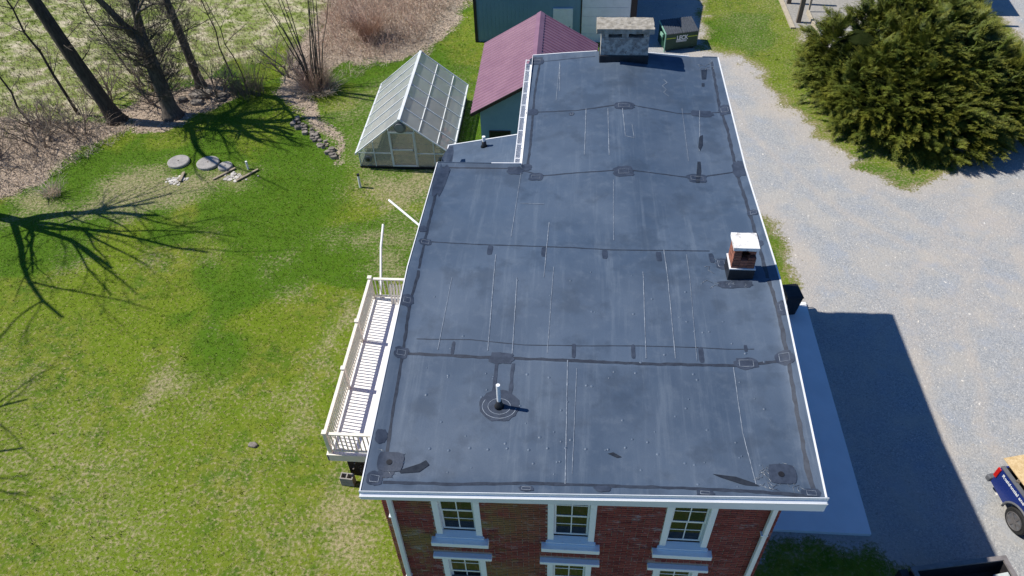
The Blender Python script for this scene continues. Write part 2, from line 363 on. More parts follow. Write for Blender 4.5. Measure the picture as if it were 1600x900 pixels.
def masks(px, py):
    gd = union(px, py, GRASS_R, .5, 5)                       # grass islands on the gravel side
    left = 5.0 - px + (fbm(px * .4, py * .4, 8) - .5) * 2      # gravel lies east of the house
    back = np.where(py > 21, (2.0 - px), left)
    gd = gd + (fbm(px * 1.6, py * 1.6, 15) - .5) * 1.3
    grav = np.minimum(sstep(-1.15, .75, gd), sstep(.4, -.4, back))
    m_me = sstep(1.2, -.6, union(px, py, MEADOW, 1.2, 11))
    m_li = sstep(.7, -.5, union(px, py, LITTER, .9, 21))
    m_ba = sstep(1.3, -1.0, union(px, py, BARE, 1.1, 31))
    spots = sstep(.42, .80, fbm(px * .6, py * .6, 41)) * .62
    m_ba = np.maximum(m_ba, spots * sstep(36, 20, py))
    m_ba = np.maximum(m_ba, (.16 + .62 * fbm(px * .5, py * .5, 43)) * sstep(19, 12, py + .3 * (px + 12)) * sstep(3, -1, px))
    dryside = [(-13.0, 33.5), (-10.2, 36.5), (-5, 38.5), (-4.4, 34), (-5, 28), (-5.5, 22), (-7.5, 22.5), (-9.0, 25), (-10.2, 27.5), (-11.5, 29.5)]
    m_ba = np.maximum(m_ba, sstep(1.2, -1.2, poly_sd(px, py, dryside)) * (.30 + .5 * fbm(px * .7, py * .7, 47)))
    m_ba = np.maximum(m_ba, sstep(7, 9, px) * sstep(24, 27, py) * (.22 + .6 * fbm(px * .6, py * .6, 49)))
    lush = sstep(.36, .60, fbm(px * .22 + 3, py * .22, 51)) * sstep(11, 18, py + .25 * (px + 10))
    lush = np.maximum(lush * .8, sstep(6, 1, np.hypot((px + 12.5) / 1.6, (py - 26.5) / 3.2) * 2))
    tan = sstep(.9, -.5, union(px, py, TAN_G, .6, 61)) * .8
    path = np.array([(7.0, 44), (7.6, 38), (9.2, 32), (11.5, 27), (14.5, 23.6), (19, 21), (27, 19)])      # wheel tracks
    path2 = np.array([(27, 33), (21, 28), (16.5, 25.2), (13.5, 21), (12.6, 15), (12.8, 6)])
    for pt in (path, path2):
        d = np.full(px.shape, 1e9)
        for a, b in zip(pt, pt[1:]):
            e = b - a; t = np.clip(((px - a[0]) * e[0] + (py - a[1]) * e[1]) / (e @ e), 0, 1)
            d = np.minimum(d, np.hypot(px - a[0] - t * e[0], py - a[1] - t * e[1]))
        d = np.abs(d + (fbm(px * .6, py * .6, 81) - .5) * .9 - .85)
        tan = np.maximum(tan, sstep(.55, .05, d) * .62)
    tan = np.maximum(tan, sstep(1.6, .2, np.abs(gd)) * .75)                                            # dusty verges
    tan = np.maximum(tan, sstep(.5, .72, fbm(px * .3, py * .3, 87)) * .5)
    return m_me, m_li, m_ba * (1 - m_me), grav, lush, tan
def add_masks(me, px, py):
    m = masks(px, py)
    one = np.ones_like(px)
    for nm, ch in (('m1', m[:3]), ('m2', m[3:])):
        at = me.color_attributes.new(nm, 'FLOAT_COLOR', 'POINT')
        at.data.foreach_set('color', np.stack([*ch, one], 1).astype(np.float32).ravel())
def axis(segs):
    out = []
    for a, b, st in segs: out += list(np.arange(a, b - 1e-6, st))
    return np.array(out + [segs[-1][1]])
def gz(x, y):                                                # gentle unevenness of the lawn
    return (fbm(x * .18, y * .18, 71) - .5) * .18 * sstep(5, 8, np.hypot(np.maximum(np.abs(x - .5) - 4, 0), np.maximum(np.abs(y - 13) - 7.5, 0)) + 4) * sstep(3, -2, x - 2) 
def sheet(name, xs, ys, z, cut=None):
    X, Y = np.meshgrid(xs, ys); px, py = X.ravel(), Y.ravel()
    nx = len(xs)
    i = (np.arange(len(ys) - 1)[:, None] * nx + np.arange(nx - 1)[None, :]).ravel()
    F = np.stack([i, i + 1, i + nx + 1, i + nx], 1)
    if cut is not None:
        keep = cut(px, py); F = F[keep[F].all(1)]
        used = np.unique(F); mp = np.full(len(px), -1); mp[used] = np.arange(len(used)); F = mp[F]; px, py = px[used], py[used]
    o = np_mesh(name, np.stack([px, py, gz(px, py) * 1.0 + z], 1), F, M['ground'], smooth=True)
    add_masks(o.data, px, py)
    return o
lawn = sheet('ground', axis([(-600, -80, 40), (-80, -42, 2), (-42, 32, .25), (32, 80, 3), (80, 600, 40)]),
             axis([(-400, -20, 20), (-20, 4, 1), (4, 49, .25), (49, 90, 2), (90, 700, 40)]), 0)
tag(lawn, 'patchy green lawn and pale meadow around the house', 'ground', kind='structure')
def on_drive(px, py):
    m = masks(px, py)[3]
    return (m > .02) & (px > 1.0)
drive = sheet('gravel_drive', axis([(1, 34, .2)]), axis([(4, 58, .2)]), .012, on_drive)
tag(drive, 'light grey gravel drive beside the brick house', 'drive', kind='structure')
mb = MB(); mb.hexa(SLAB, -.1, .13)
sl = mb.build('concrete_patio', M['concrete'], bevel=.015)
tag(sl, 'smooth concrete slab in the shade along the house wall', 'patio', kind='structure')
# ---------------------------------------------------------------- the brick house
X0, X1, YB, YW, YE, WL = -3.23, 4.21, 15.35, 15.35, 20.78, -1.15
WX0, WX1, WY = -3.10, 3.68, 6.66
def y0(x): return 6.29 + .0376 * (x + 3.23)
def zr(x, y):
    dip = -.075 * np.clip(np.where(x < 3.1, x / 3.1, (X1 - x) / (X1 - 3.1)), 0, 1)      # water course along the east side
    wing = 9.745 - .09 * np.abs(x - 1.45)
    f = 9.45 + .40 * (y - y0(x)) / (11.2 - y0(x))
    b = np.maximum(9.85 - .35 * (y - 11.2) / 4.15, wing)
    return np.where(y > YB, wing, np.where(y < 11.2, f, b)) + dip * sstep(6.6, 8.2, y)
def zs(x, y):                                    # the membrane: edges stand a little proud of the field
    x = np.asarray(x, float); y = np.asarray(y, float)
    d = np.minimum(np.minimum(X1 - x, y - y0(x)), YE - y)
    d = np.minimum(d, np.where(y > YB, np.where(x < WL + .6, .6, .6), x - X0))
    d = np.minimum(d, np.where((x < WL) & (y <= YB), YB - y, 9))
    w = (fbm(x * 2.2, y * 2.2, 3) - .5) * .008 + (fbm(x * .8, y * .5, 6) - .5) * .010
    inner = sstep(.02, .30, d)
    return zr(x, y) - .055 * inner + w * inner
house = empty('brick_house', (0.3, 6.66, 0), 0, 'tall red brick house with a flat grey membrane roof and two chimneys', 'house')
def roof_material():
    t = NT('grey_roof_membrane')
    n1 = t.noise(.5, 4, .6); n2 = t.noise(3.5, 6, .65); n3 = t.noise(55, 3, .7); st = t.noise(3, 5, .7, (1.6, .07, 1)); wv = t.noise(70, 2, .5, (.25, 1, 1))
    c = t.mix(t.ss(n1, .35, .65), (.052, .080, .126), (.074, .106, .157))
    c = t.mix(t.math('MULTIPLY', t.ss(n2, .48, .72), .55), c, (.100, .132, .180))
    c = t.mix(t.math('MULTIPLY', t.ss(st, .50, .75), .55), c, (.135, .172, .222))
    c = t.mix(t.math('MULTIPLY', t.ss(t.noise(1.3, 5, .6), .50, .66), .6), c, (.040, .060, .092))
    c = t.mix(t.math('MULTIPLY', t.ss(n3, .45, .7), .22), c, (.046, .066, .10))
    ob = t.n('ShaderNodeObjectInfo').outputs['Random']
    v = t.math('MULTIPLY_ADD', ob, .16); v.node.inputs[2].default_value = .92
    cc = t.n('ShaderNodeCombineColor')
    for i in range(3): t.l(v, cc.inputs[i])
    c = t.mix(1.0, c, cc.outputs[0], 'MULTIPLY')
    t.col(c)
    r = t.math('MULTIPLY_ADD', t.ss(t.noise(.7, 4, .6), .4, .7), -.16); r.node.inputs[2].default_value = .60
    t.set(Roughness=r, Specular_IOR_Level=.45)
    t.bump(t.math('ADD', t.math('MULTIPLY', n2, 1.5), t.math('ADD', wv, n3)), .12, .012)
    return t.m
M['membrane'] = roof_material()
# structural roof deck under the membrane, with the fascia boards
mb = MB()
mb.hexa([(X0 + .03, 6.36), (X1 - .03, 6.62), (X1 - .03, YB - .03), (X0 + .03, YB - .03)], 9.16, 9.37)
mb.hexa([(WL + .03, YB - .028), (X1 - .03, YB - .028), (X1 - .03, YE - .03), (WL + .03, YE - .03)], 9.16, 9.40)
roof = mb.build('roof', M['fascia'], house)
def sheet_roof(xa, xb, ya, yb, name='membrane_sheet', step=.09, zf=zs, parent=roof, lift=0):
    nx = max(2, int((xb - xa) / step)); ny = max(2, int(abs(yb if not callable(yb) else 1) and ((yb - (ya if not callable(ya) else 6.3)) / step)))
    u = np.linspace(0, 1, nx + 1); v = np.linspace(0, 1, ny + 1)
    U, V = np.meshgrid(u, v); x = xa + U * (xb - xa)
    yl = y0(x) if callable(ya) else ya
    y = yl + V * (yb - yl)
    z = zf(x, y) + lift
    i = (np.arange(ny)[:, None] * (nx + 1) + np.arange(nx)[None, :]).ravel()
    F = np.stack([i, i + 1, i + nx + 2, i + nx + 1], 1)
    off = world_loc(parent)
    P = np.stack([x.ravel() - off[0], y.ravel() - off[1], z.ravel() - off[2]], 1)
    return np_mesh(name, P, F, M['membrane'], parent, smooth=True)
sheet_roof(X0, X1, y0, 9.0)
sheet_roof(X0, X1, 9.0, 12.2, lift=.0)
sheet_roof(X0, X1, 12.2, YB)
sheet_roof(WL, X1, YB, 18.1)
sheet_roof(WL, X1, 18.1, YE)
# drip edges
def edge_strip(pts, w, h, name='roof_edge', mat='white_metal', parent=roof, top=.014):
    mb = MB()
    P = [Vector(p) for p in pts]
    for a, b in zip(P, P[1:]):
        d = (b - a); n = Vector((d.y, -d.x, 0)).normalized() * w
        q = [a, b, b + n, a + n]
        mb.add([(p.x, p.y, p.z - h) for p in q] + [(p.x, p.y, p.z + top) for p in q], [(3, 2, 1, 0), (4, 5, 6, 7), (0, 1, 5, 4), (1, 2, 6, 5), (2, 3, 7, 6), (3, 0, 4, 7)])
    return mb.build(name, M[mat], parent)
def zp(x, y): return float(zs(x, y))
edge_strip([(X1, y, zp(X1, y)) for y in (6.57, 8, 9.5, 11.2, 13, 15.35, 18, YE)], .030, .2)
edge_strip([(X0, y, zp(X0, y)) for y in (YB, 13, 11.2, 9.5, 8, 6.29)], .020, .2)
edge_strip([(WL, y, zp(WL, y) ) for y in (YE, 18, YB)], .012, .16)
edge_strip([(x, YE, zp(x, YE)) for x in (X1, 3.78)], .03, .2, mat='membrane')
edge_strip([(x, YE, zp(x, YE)) for x in (3.4, 2.2)], .03, .2)
edge_strip([(x, YE, zp(x, YE)) for x in (.72, -.2, WL)], .03, .2)
edge_strip([(x, YB, zp(x, YB)) for x in (WL - .01, -1.9)], .025, .18)
edge_strip([(x, YB, zp(x, YB)) for x in (-1.9, X0)], .02, .18, mat='membrane')
# front gutter band
mb = MB()
mb.add([(X0 - .03, 6.30, 9.26), (X1 + .06, 6.58, 9.10), (X1 + .06, 6.515, 9.10), (X0 - .03, 6.235, 9.26),
        (X0 - .03, 6.30, 9.40), (X1 + .06, 6.58, 9.40), (X1 + .06, 6.515, 9.34), (X0 - .03, 6.235, 9.36)],
       [(3, 2, 1, 0), (4, 5, 6, 7), (0, 1, 5, 4), (1, 2, 6, 5), (2, 3, 7, 6), (3, 0, 4, 7)])
fg = mb.build('front_gutter', M['fascia'], house, bevel=.02)
edge_strip([(X0 - .03, 6.288, 9.445), (X1 + .06, 6.568, 9.445)], .010, .09, 'drip_edge', 'fascia', fg)
edge_strip([(X0 - .03, 6.237, 9.36), (X1 + .06, 6.517, 9.34)], .008, .02, 'gutter_lip', 'white_metal', fg)
# wing gutter on the west side: open trough with straps
mb = MB()
mb.box(WL - .19, WL - .02, YB + .03, YE - .12, 9.30, 9.315)
mb.box(WL - .205, WL - .185, YB + .03, YE - .12, 9.30, 9.45)
mb.box(WL - .035, WL - .015, YB + .03, YE - .12, 9.30, 9.45)
gt = mb.build('side_gutter', M['white_metal'], house)
for i in range(9):
    y = YB + .3 + i * .62
    MB().box(WL - .2, WL - .02, y, y + .03, 9.435, 9.448).build('gutter_strap', M['white_metal'], gt)
# low side roof behind the main block
def zlow(x, y): return 8.83 + .2 * (np.asarray(x) + 3.23) + 0 * np.asarray(y)
MB().hexa([(X0 + .03, YB + .02), (WL - .23, YB + .02), (WL - .23, 17.07), (X0 + .03, 17.07)], 8.55, 8.79).build('lower_roof_deck', M['fascia'], roof)
sheet_roof(X0, WL - .21, YB + .01, 17.1, zf=zlow)
edge_strip([(WL - .21, 17.1, float(zlow(WL - .21, 17))), (X0, 17.1, 8.83)][::-1][::-1], -.03, .12)
edge_strip([(X0, 17.1, 8.83), (X0, YB, 8.83)], -.03 * -1, .12)
# flat work on the membrane: seams, tabs, patches, chalk
def strip(pts, w, name, mat, lift=.004, jit=0, zf=zs, closed=False):
    P = np.array(pts, float); out = []
    seq = list(zip(P, P[1:])) + ([(P[-1], P[0])] if closed else [])
    for a, b in seq:
        n = max(1, int(np.linalg.norm(b - a) / .12))
        for i in range(n): out.append(a + (b - a) * i / n)
    out.append(seq[-1][1]); out = np.array(out)
    t = np.gradient(out, axis=0); t /= np.linalg.norm(t, axis=1)[:, None] + 1e-9
    nrm = np.stack([-t[:, 1], t[:, 0]], 1)
    ww = w * (1 + jit * (rng.random(len(out)) - .5) * 2); ww2 = w * (1 + jit * (rng.random(len(out)) - .5) * 2)
    A = out + nrm * ww[:, None] / 2; B = out - nrm * ww2[:, None] / 2
    V = np.concatenate([np.c_[A, zf(A[:, 0], A[:, 1]) + lift], np.c_[B, zf(B[:, 0], B[:, 1]) + lift]])
    k = len(out); i = np.arange(k - 1)
    F = np.stack([i, i + 1, k + i + 1, k + i], 1)
    off = world_loc(roof); V = V - np.array(off)
    return np_mesh(name, V, F, M[mat], roof)
SW = [.05, .045, .035, .075, .02, .075, .07, .085, .07, .03]
for s, w in zip(SEAMS, SW):
    strip(s, w * .8, 'seam', 'caulk', .004, .35)
for c in CHALK: strip(c, .012, 'chalk_line', 'chalk', .0105, .6)
for lx in ((-2.35, 9.2, 11.0), (-.3, 9.2, 11.4), (.2, 6.8, 8.9), (2.45, 9.2, 12.0), (1.0, 12.4, 14.6), (-1.2, 12.4, 15.0), (2.9, 15.6, 18.0), (-.4, 18.3, 20.4)):
    strip([(lx[0], lx[1]), (lx[0] + .05, lx[2])], .008, 'chalk_line', 'chalk', .0105, .5)
def blob(cx, cy, w, h, name, mat, lift, pw=3.5, n=22, wob=.12, inner=None):
    k = rng.random(n) * wob
    ring = []
    for i in range(n):
        t = 2 * math.pi * i / n; c, s = math.cos(t), math.sin(t)
        r = 1 / (abs(c) ** pw + abs(s) ** pw) ** (1 / pw) * (1 + k[i] - wob / 2)
        ring.append((cx + c * r * w / 2, cy + s * r * h / 2))
    ring = np.array(ring); ring[:, 0] = np.clip(ring[:, 0], X0 + .015, X1 - .015); ring[:, 1] = np.maximum(ring[:, 1], y0(ring[:, 0]) + .015)
    mid = (ring + np.array([cx, cy])) / 2
    P = np.vstack([ring, mid, [[cx, cy]]])
    V = np.c_[P, zs(P[:, 0], P[:, 1]) + lift] - np.array(world_loc(roof))
    F = []
    for i in range(n):
        j = (i + 1) % n
        F += [(i, j, n + j), (i, n + j, n + i), (n + i, n + j, 2 * n)]
    return np_mesh(name, V, F, M[mat], roof)
for k, (cx, cy, w, h) in enumerate(PATCHES):
    blob(cx, cy, w * rng.uniform(.9, 1.15), h * rng.uniform(.85, 1.2), 'roof_patch', 'sealant', .008, rng.uniform(2.2, 4), 22, .26)
    if k % 5 in (0, 2, 4):
        a, b = w * .28, h * .24
        strip([(cx - a, cy - b), (cx + a, cy - b), (cx + a, cy + b), (cx - a, cy + b)], .007, 'chalk_line', 'chalk', .013, .8, closed=True)
for cx, cy, w, h in TABS: blob(cx, cy, w, h, 'seam_tab', 'sealant', .0065, 6)
def poly_blob(pts, name, mat, lift):
    P = np.array(pts); c = P.mean(0); V2 = np.vstack([P, c])
    V = np.c_[V2, zs(V2[:, 0], V2[:, 1]) + lift] - np.array(world_loc(roof)); n = len(P)
    return np_mesh(name, V, [(i, (i + 1) % n, n) for i in range(n)], M[mat], roof)
for p in PUDDLES: poly_blob(p, 'wet_stain', 'puddle', .0105)
# rounded fastener plates showing through the membrane
V = []; F = []
def dome(x, y, r, h):
    b = len(V); z = zp(x, y)
    for k in range(8):
        t = k * math.pi / 4; V.append((x + r * math.cos(t), y + r * math.sin(t), z - .002))
    for k in range(8):
        t = k * math.pi / 4; V.append((x + r * .55 * math.cos(t), y + r * .55 * math.sin(t), z + h * .8))
    V.append((x, y, z + h))
    for k in range(8):
        j = (k + 1) % 8; F.extend([(b + k, b + j, b + 8 + j), (b + k, b + 8 + j, b + 8 + k), (b + 8 + k, b + 8 + j, b + 16)])
for i in range(90):
    y = rng.uniform(6.7, 9.0) if i < 62 else rng.uniform(9.1, 11.3)
    dome(rng.uniform(-2.7, 3.7), y, rng.uniform(.018, .036), rng.uniform(.006, .014))
for i in range(11): dome(-2.2 + i * .33 + rng.uniform(-.03, .03), 7.13 + .02 * i + rng.uniform(-.03, .03), .032, .014)
V = np.array(V) - np.array(world_loc(roof))
tag(np_mesh('fastener_bumps', V, F, M['membrane'], roof, True), kind='stuff')
# creased membrane at the scuppers
def crease(cx, cy, w, h, n):
    for i in range(n):
        x, y = cx + rng.uniform(-w, w), cy + rng.uniform(-h, h); a = rng.uniform(0, 6.28); L = rng.uniform(.05, .16)
        p = [(x, y), (x + L * math.cos(a), y + L * math.sin(a)), (x + L * 1.7 * math.cos(a + .6), y + L * 1.7 * math.sin(a + .6))]
        p = [(min(max(q[0], X0 + .05), X1 - .05), max(q[1], y0(q[0]) + .05), zp(min(max(q[0], X0 + .05), X1 - .05), max(q[1], y0(q[0]) + .05)) + .004) for q in p]
        MB().tube(p, [.003, .008, .002], 5).build('membrane_crease', M['shiny'], roof, smooth=True)

crease(3.45, 6.92, .42, .2, 34); crease(-2.8, 6.88, .2, .16, 14); crease(3.2, 11.05, .32, .08, 12); crease(3.85, 20.3, .2, .2, 10)
crease(3.0, 11.6, .12, .15, 5)
for cx, cy in ((-2.84, 6.86), (3.62, 6.98)):
    blob(cx, cy, .44, .36, 'scupper_plate', 'sealant', .014, 5, 16, .05)
    MB().cyl((cx - .02, cy - .01), .05, zp(cx, cy) + .010, zp(cx, cy) + .021, 14).build('drain_hole', M['black'], roof)
MB().box(3.42, 3.78, YE - .1, YE + .02, 9.40, 9.47).build('rear_scupper', M['black'], roof)
# vent pipe with boot
def vent(x, y, h, r, zb):
    v = MB().tube([(x, y, zb - .02), (x, y, zb + h)], r, 14).build('vent_pipe', M['white'], house, smooth=False)
    MB().tube([(x, y, zb - .01), (x, y, zb + .05), (x, y, zb + .16)], [.10, .065, r + .012], 16).build('pipe_boot', M['black'], v, smooth=True)
blob(-1.10, 8.04, .72, .64, 'roof_patch', 'sealant', .008, 2, 30, .1)
strip([(-1.10 + .3 * math.cos(a), 8.02 + .24 * math.sin(a)) for a in np.linspace(2.6, 6.2, 14)], .012, 'chalk_line', 'chalk', .013, .3)
strip([(-1.10 + .2 * math.cos(a), 8.02 + .16 * math.sin(a)) for a in np.linspace(0, 6.2, 18)], .010, 'chalk_line', 'chalk', .013, .3)
strip([(-1.22, 8.3), (-1.22, 8.95)], .07, 'seam', 'sealant', .0062, .4)
strip([(-.92, 8.3), (-.92, 8.95)], .06, 'seam', 'sealant', .0062, .4)
vent(-1.10, 8.03, .60, .036, zp(-1.1, 8.03))
vent(-2.24, 16.78, .30, .045, float(zlow(-2.24, 16.78)))
# ---------------------------------------------------------------- walls, bricks, windows
def brick_mat():
    t = NT('red_brick')
    g = t.n('ShaderNodeNewGeometry').outputs['Random Per Island']
    ob = t.n('ShaderNodeObjectInfo').outputs['Random']
    r = t.math('FRACT', t.math('ADD', g, ob))
    c = t.ramp(r, [(0, (.16, .036, .032)), (.35, (.24, .055, .044)), (.7, (.28, .072, .056)), (1, (.19, .062, .055))])
    c = t.mix(t.math('MULTIPLY', t.ss(t.noise(25, 4), .45, .75), .4), c, (.32, .13, .105))
    x = t.n('ShaderNodeSeparateXYZ'); t.l(t.P(), x.inputs[0])
    west = t.ss(x.outputs[0], .3, -1.6)                       # lichen and lime bloom on the west part of the wall
    moss = t.math('MULTIPLY', t.ss(t.noise(1.6, 5, .65), .42, .60), west)
    c = t.mix(t.math('MULTIPLY', moss, .72), c, (.25, .20, .065))
    wht = t.ss(t.noise(3.2, 6, .7, (1, 1, 1.6)), .56, .72)
    c = t.mix(t.math('MULTIPLY', wht, .5), c, (.46, .44, .43))
    t.col(c); t.set(Roughness=.9, Specular_IOR_Level=.2); t.bump(t.noise(60, 4), .3, .01)
    return t.m
M['brick'] = brick_mat()
def brick_tex():
    t = NT('distant_brickwork')
    br = t.n('ShaderNodeTexBrick'); mp = t.n('ShaderNodeMapping')
    geo = t.P(); sx = t.n('ShaderNodeSeparateXYZ'); t.l(geo, sx.inputs[0])
    cb = t.n('ShaderNodeCombineXYZ'); t.l(t.math('ADD', sx.outputs[0], sx.outputs[1]), cb.inputs[0]); t.l(sx.outputs[2], cb.inputs[1])
    t.l(cb.outputs[0], br.inputs['Vector'])
    br.inputs['Scale'].default_value = 1; br.inputs['Brick Width'].default_value = .213; br.inputs['Row Height'].default_value = .0677; br.inputs['Mortar Size'].default_value = .006
    br.inputs['Color1'].default_value = (.15, .042, .032, 1); br.inputs['Color2'].default_value = (.20, .065, .048, 1); br.inputs['Mortar'].default_value = (.22, .17, .14, 1)
    t.col(br.outputs[0]); t.set(Roughness=.9)
    return t.m
M['brickwall'] = brick_tex()
WINX = (-1.80, .23, 2.24)
ROWS = ((7.46, 8.98), (5.10, 6.58))
holes = [(x - .42, x + .42, a - .14, b + .02) for x in WINX for a, b in ROWS]
def blocked(x0, x1, z0, z1):
    for hx in WINX:
        for a, b in ROWS:
            for q in ((hx - .42, hx + .42, a - .14, b + .02), (hx - .53, hx + .53, a - .27, a - .14), (hx - .56, hx + .56, b, b + .16)):
                if x0 < q[1] - .004 and x1 > q[0] + .004 and z0 < q[3] - .004 and z1 > q[2] + .004: return q
    return None
# wall body, then the front skin in pieces round the openings
mb = MB()
mb.box(WX0, WX1, WY + .2, 15.2, 0, 9.155)
wall = mb.build('wall', M['brickwall'], house)
MB().box(-1.02, WX1 - .002, 15.203, 20.55, 0, 9.155).build('wall', M['brickwall'], house)
MB().box(WX0 + .002, -1.022, 15.203, 16.95, 0, 8.545).build('wall', M['brickwall'], house)
xs = sorted({WX0, WX1, *[h[0] for h in holes], *[h[1] for h in holes]})
zsl = sorted({5.55, 9.155, *[h[2] for h in holes if h[2] > 5.55], *[h[3] for h in holes]})
mb = MB()
for i in range(len(xs) - 1):
    for j in range(len(zsl) - 1):
        cx, cz = (xs[i] + xs[i + 1]) / 2, (zsl[j] + zsl[j + 1]) / 2
        if any(h[0] < cx < h[1] and h[2] < cz < h[3] for h in holes): continue
        mb.box(xs[i], xs[i + 1], WY, WY + .2, zsl[j], zsl[j + 1])
fw = mb.build('front_wall', M['mortar'], house)
MB().box(WX0, WX1, WY - .006, WY + .198, 0, 5.548).build('front_wall_base', M['brickwall'], house)
BL, BH, BP, RP = .203, .0575, .2135, .0677
bme = bpy.data.meshes.new('brick')
def brick_verts(l, h, d):
    e = .004
    return [(0, 0, 0), (l, 0, 0), (l, 0, h), (0, 0, h), (e, -d, e), (l - e, -d, e), (l - e, -d, h - e), (e, -d, h - e)], [(4, 5, 6, 7), (0, 1, 5, 4), (1, 2, 6, 5), (2, 3, 7, 6), (3, 0, 4, 7)]
bv, bf = brick_verts(1, BH, .012)
bme.from_pydata(bv, [], bf); bme.materials.append(M['brick'])
rest = MB(); count = 0
offw = world_loc(fw)
row = 0; z = 9.09
while z > 5.56:
    x = WX0 + (0 if row % 2 else -BP / 2)
    if row % 7 == 6: L, P = .098, .1067
    else: L, P = BL, BP
    while x < WX1 - .01:
        a, b = max(x, WX0 + .002), min(x + L, WX1 - .002)
        q = blocked(a, b, z, z + BH)
        if q:
            if a < q[0]: b = min(b, q[0] - .004)
            elif b > q[1]: a = max(a, q[1] + .004)
            else: a = b
            if b - a > .02 and blocked(a, b, z, z + BH): a = b
        if b - a > .025:
            zz = z + random.uniform(-.0015, .0015); dy = random.uniform(0, .004)
            if z < 8.83 and count < 300 and b - a > .06:
                o = bpy.data.objects.new('brick', bme); COL.objects.link(o); o.parent = fw
                o.location = (a - offw[0], WY + .001 - dy - offw[1], zz - offw[2]); o.scale = (b - a, 1, 1); count += 1
            else:
                v, f = brick_verts(b - a, BH, .012 + dy)
                rest.add([(p[0] + a, p[1] + WY + .001, p[2] + zz) for p in v], f)
        x += P
    z -= RP; row += 1
tag(rest.build('brickwork', M['brick'], fw), kind='stuff')
M['pane'] = NT('window_glass').set(Base_Color=(.010, .014, .018, 1), Roughness=.03, Specular_IOR_Level=.3, IOR=1.45).m
M['curtain'] = simple('dim_room', (.02, .02, .022), (.03, .03, .032), 3, .9)
def window(xc, za, zb):
    w = MB()
    w.box(xc - .42, xc - .31, WY - .02, WY + .15, za - .02, zb + .02)
    w.box(xc + .31, xc + .42, WY - .02, WY + .15, za - .02, zb + .02)
    w.box(xc - .308, xc + .308, WY - .015, WY + .15, zb - .04, zb + .02)
    win = w.build('window', M['trim'], house, bevel=.006)
    h = (zb - .045 - za - .02) / 2; zm = za + .02 + h
    for k, (a, b, y) in enumerate(((za + .015, zm + .02, WY + .085), (zm - .02, zb - .042, WY + .045))):
        s = MB()
        s.box(xc - .306, xc - .27, y, y + .035, a, b); s.box(xc + .27, xc + .306, y, y + .035, a, b)
        s.box(xc - .269, xc + .269, y + .001, y + .034, a, a + .045); s.box(xc - .269, xc + .269, y + .001, y + .034, b - .04, b)
        s.build('sash', M['white'], win)
        m = MB(); c = (a + b) / 2
        m.box(xc - .010, xc + .010, y + .005, y + .028, a + .046, b - .041)
        m.box(xc - .268, xc - .0105, y + .005, y + .028, c - .010, c + .010); m.box(xc + .0105, xc + .268, y + .005, y + .028, c - .010, c + .010)
        m.build('muntin', M['white'], win)
        for sx in (-1, 1):
            for (p, q) in ((a + .046, c - .0105), (c + .0105, b - .041)):
                x0, x1 = sorted((xc + sx * .0105, xc + sx * .268))
                MB().box(x0, x1, y + .012, y + .018, p, q).build('pane', M['pane'], win)
    s = MB()
    s.add([(xc - .45, WY - .03, za - .14), (xc + .45, WY - .03, za - .14), (xc + .45, WY + .14, za - .14), (xc - .45, WY + .14, za - .14),
           (xc - .45, WY - .06, za - .06), (xc + .45, WY - .06, za - .06), (xc + .45, WY + .08, za - .022), (xc - .45, WY + .08, za - .022)],
          [(3, 2, 1, 0), (4, 5, 6, 7), (0, 1, 5, 4), (1, 2, 6, 5), (2, 3, 7, 6), (3, 0, 4, 7)])
    s.build('sub_sill', M['trim'], win, bevel=.006)
    MB().box(xc - .53, xc + .53, WY - .14, WY + .05, za - .27, za - .142).build('sill', M['trim'], win, bevel=.01)
    MB().box(xc - .56, xc + .56, WY - .10, WY + .02, zb + .022, zb + .115).build('lintel', M['trim'], win, bevel=.012)
for xc in WINX:
    for a, b in ROWS: window(xc, a, b)
# downspouts
for x, lean in ((-2.93, -.03), (3.545, -.03)):
    d = MB(); d.bar((x, WY - .06, 9.14), (x + lean, WY - .06, .1), .085, .075, (0, 1, 0))
    ds = d.build('downspout', M['white'], house, bevel=.01)
    for zz in (8.1, 5.7, 3.0): MB().box(x - .06 + lean * .5, x + .06 + lean * .5, WY - .101, WY - .012, zz, zz + .03).build('downspout_strap', M['white'], ds)
# ---------------------------------------------------------------- chimneys
def lumpy_box(x0, x1, y0_, y1_, z0, z1, amp, name, mat, parent, n=10):
    import bmesh
    bm = bmesh.new(); bmesh.ops.create_cube(bm, size=1)
    bmesh.ops.subdivide_edges(bm, edges=bm.edges, cuts=n, use_grid_fill=True)
    off = world_loc(parent)
    for v in bm.verts:
        p = Vector((x0 + (v.co.x + .5) * (x1 - x0), y0_ + (v.co.y + .5) * (y1_ - y0_), z0 + (v.co.z + .5) * (z1 - z0)))
        s = float(fbm(np.array([p.x * 9 + p.z * 5]), np.array([p.y * 9 - p.z * 7]), 5)[0]) - .5
        d = Vector((v.co.x, v.co.y, v.co.z)).normalized()
        v.co = p + d * s * amp - Vector(off)
    me = bpy.data.meshes.new(name); bm.to_mesh(me); bm.free()
    return link(name, me, parent, mat)
M['stucco'] = (lambda t: (t.col(t.mix(t.ss(t.noise(11, 6, .7), .58, .68), t.mix(t.ss(t.noise(7, 6, .65), .40, .62), (.26, .24, .225), (.50, .47, .43)), (.13, .075, .055))), t.set(Roughness=.95), t.bump(t.noise(30, 5), .6, .02), t.m)[-1])(NT('worn_stucco'))
M['capstone'] = simple('weathered_cap_concrete', (.20, .18, .145), (.40, .37, .32), 6, .95, .7, 22)
M['flash'] = simple('black_flashing', (.012, .013, .017), (.024, .026, .032), 6, .45, .2, 15)
ch = lumpy_box(.80, 2.14, 20.24, 20.74, 9.35, 10.36, .02, 'chimney', M['stucco'], house)
ch['label'] = 'wide stucco chimney with a thick slab cap'
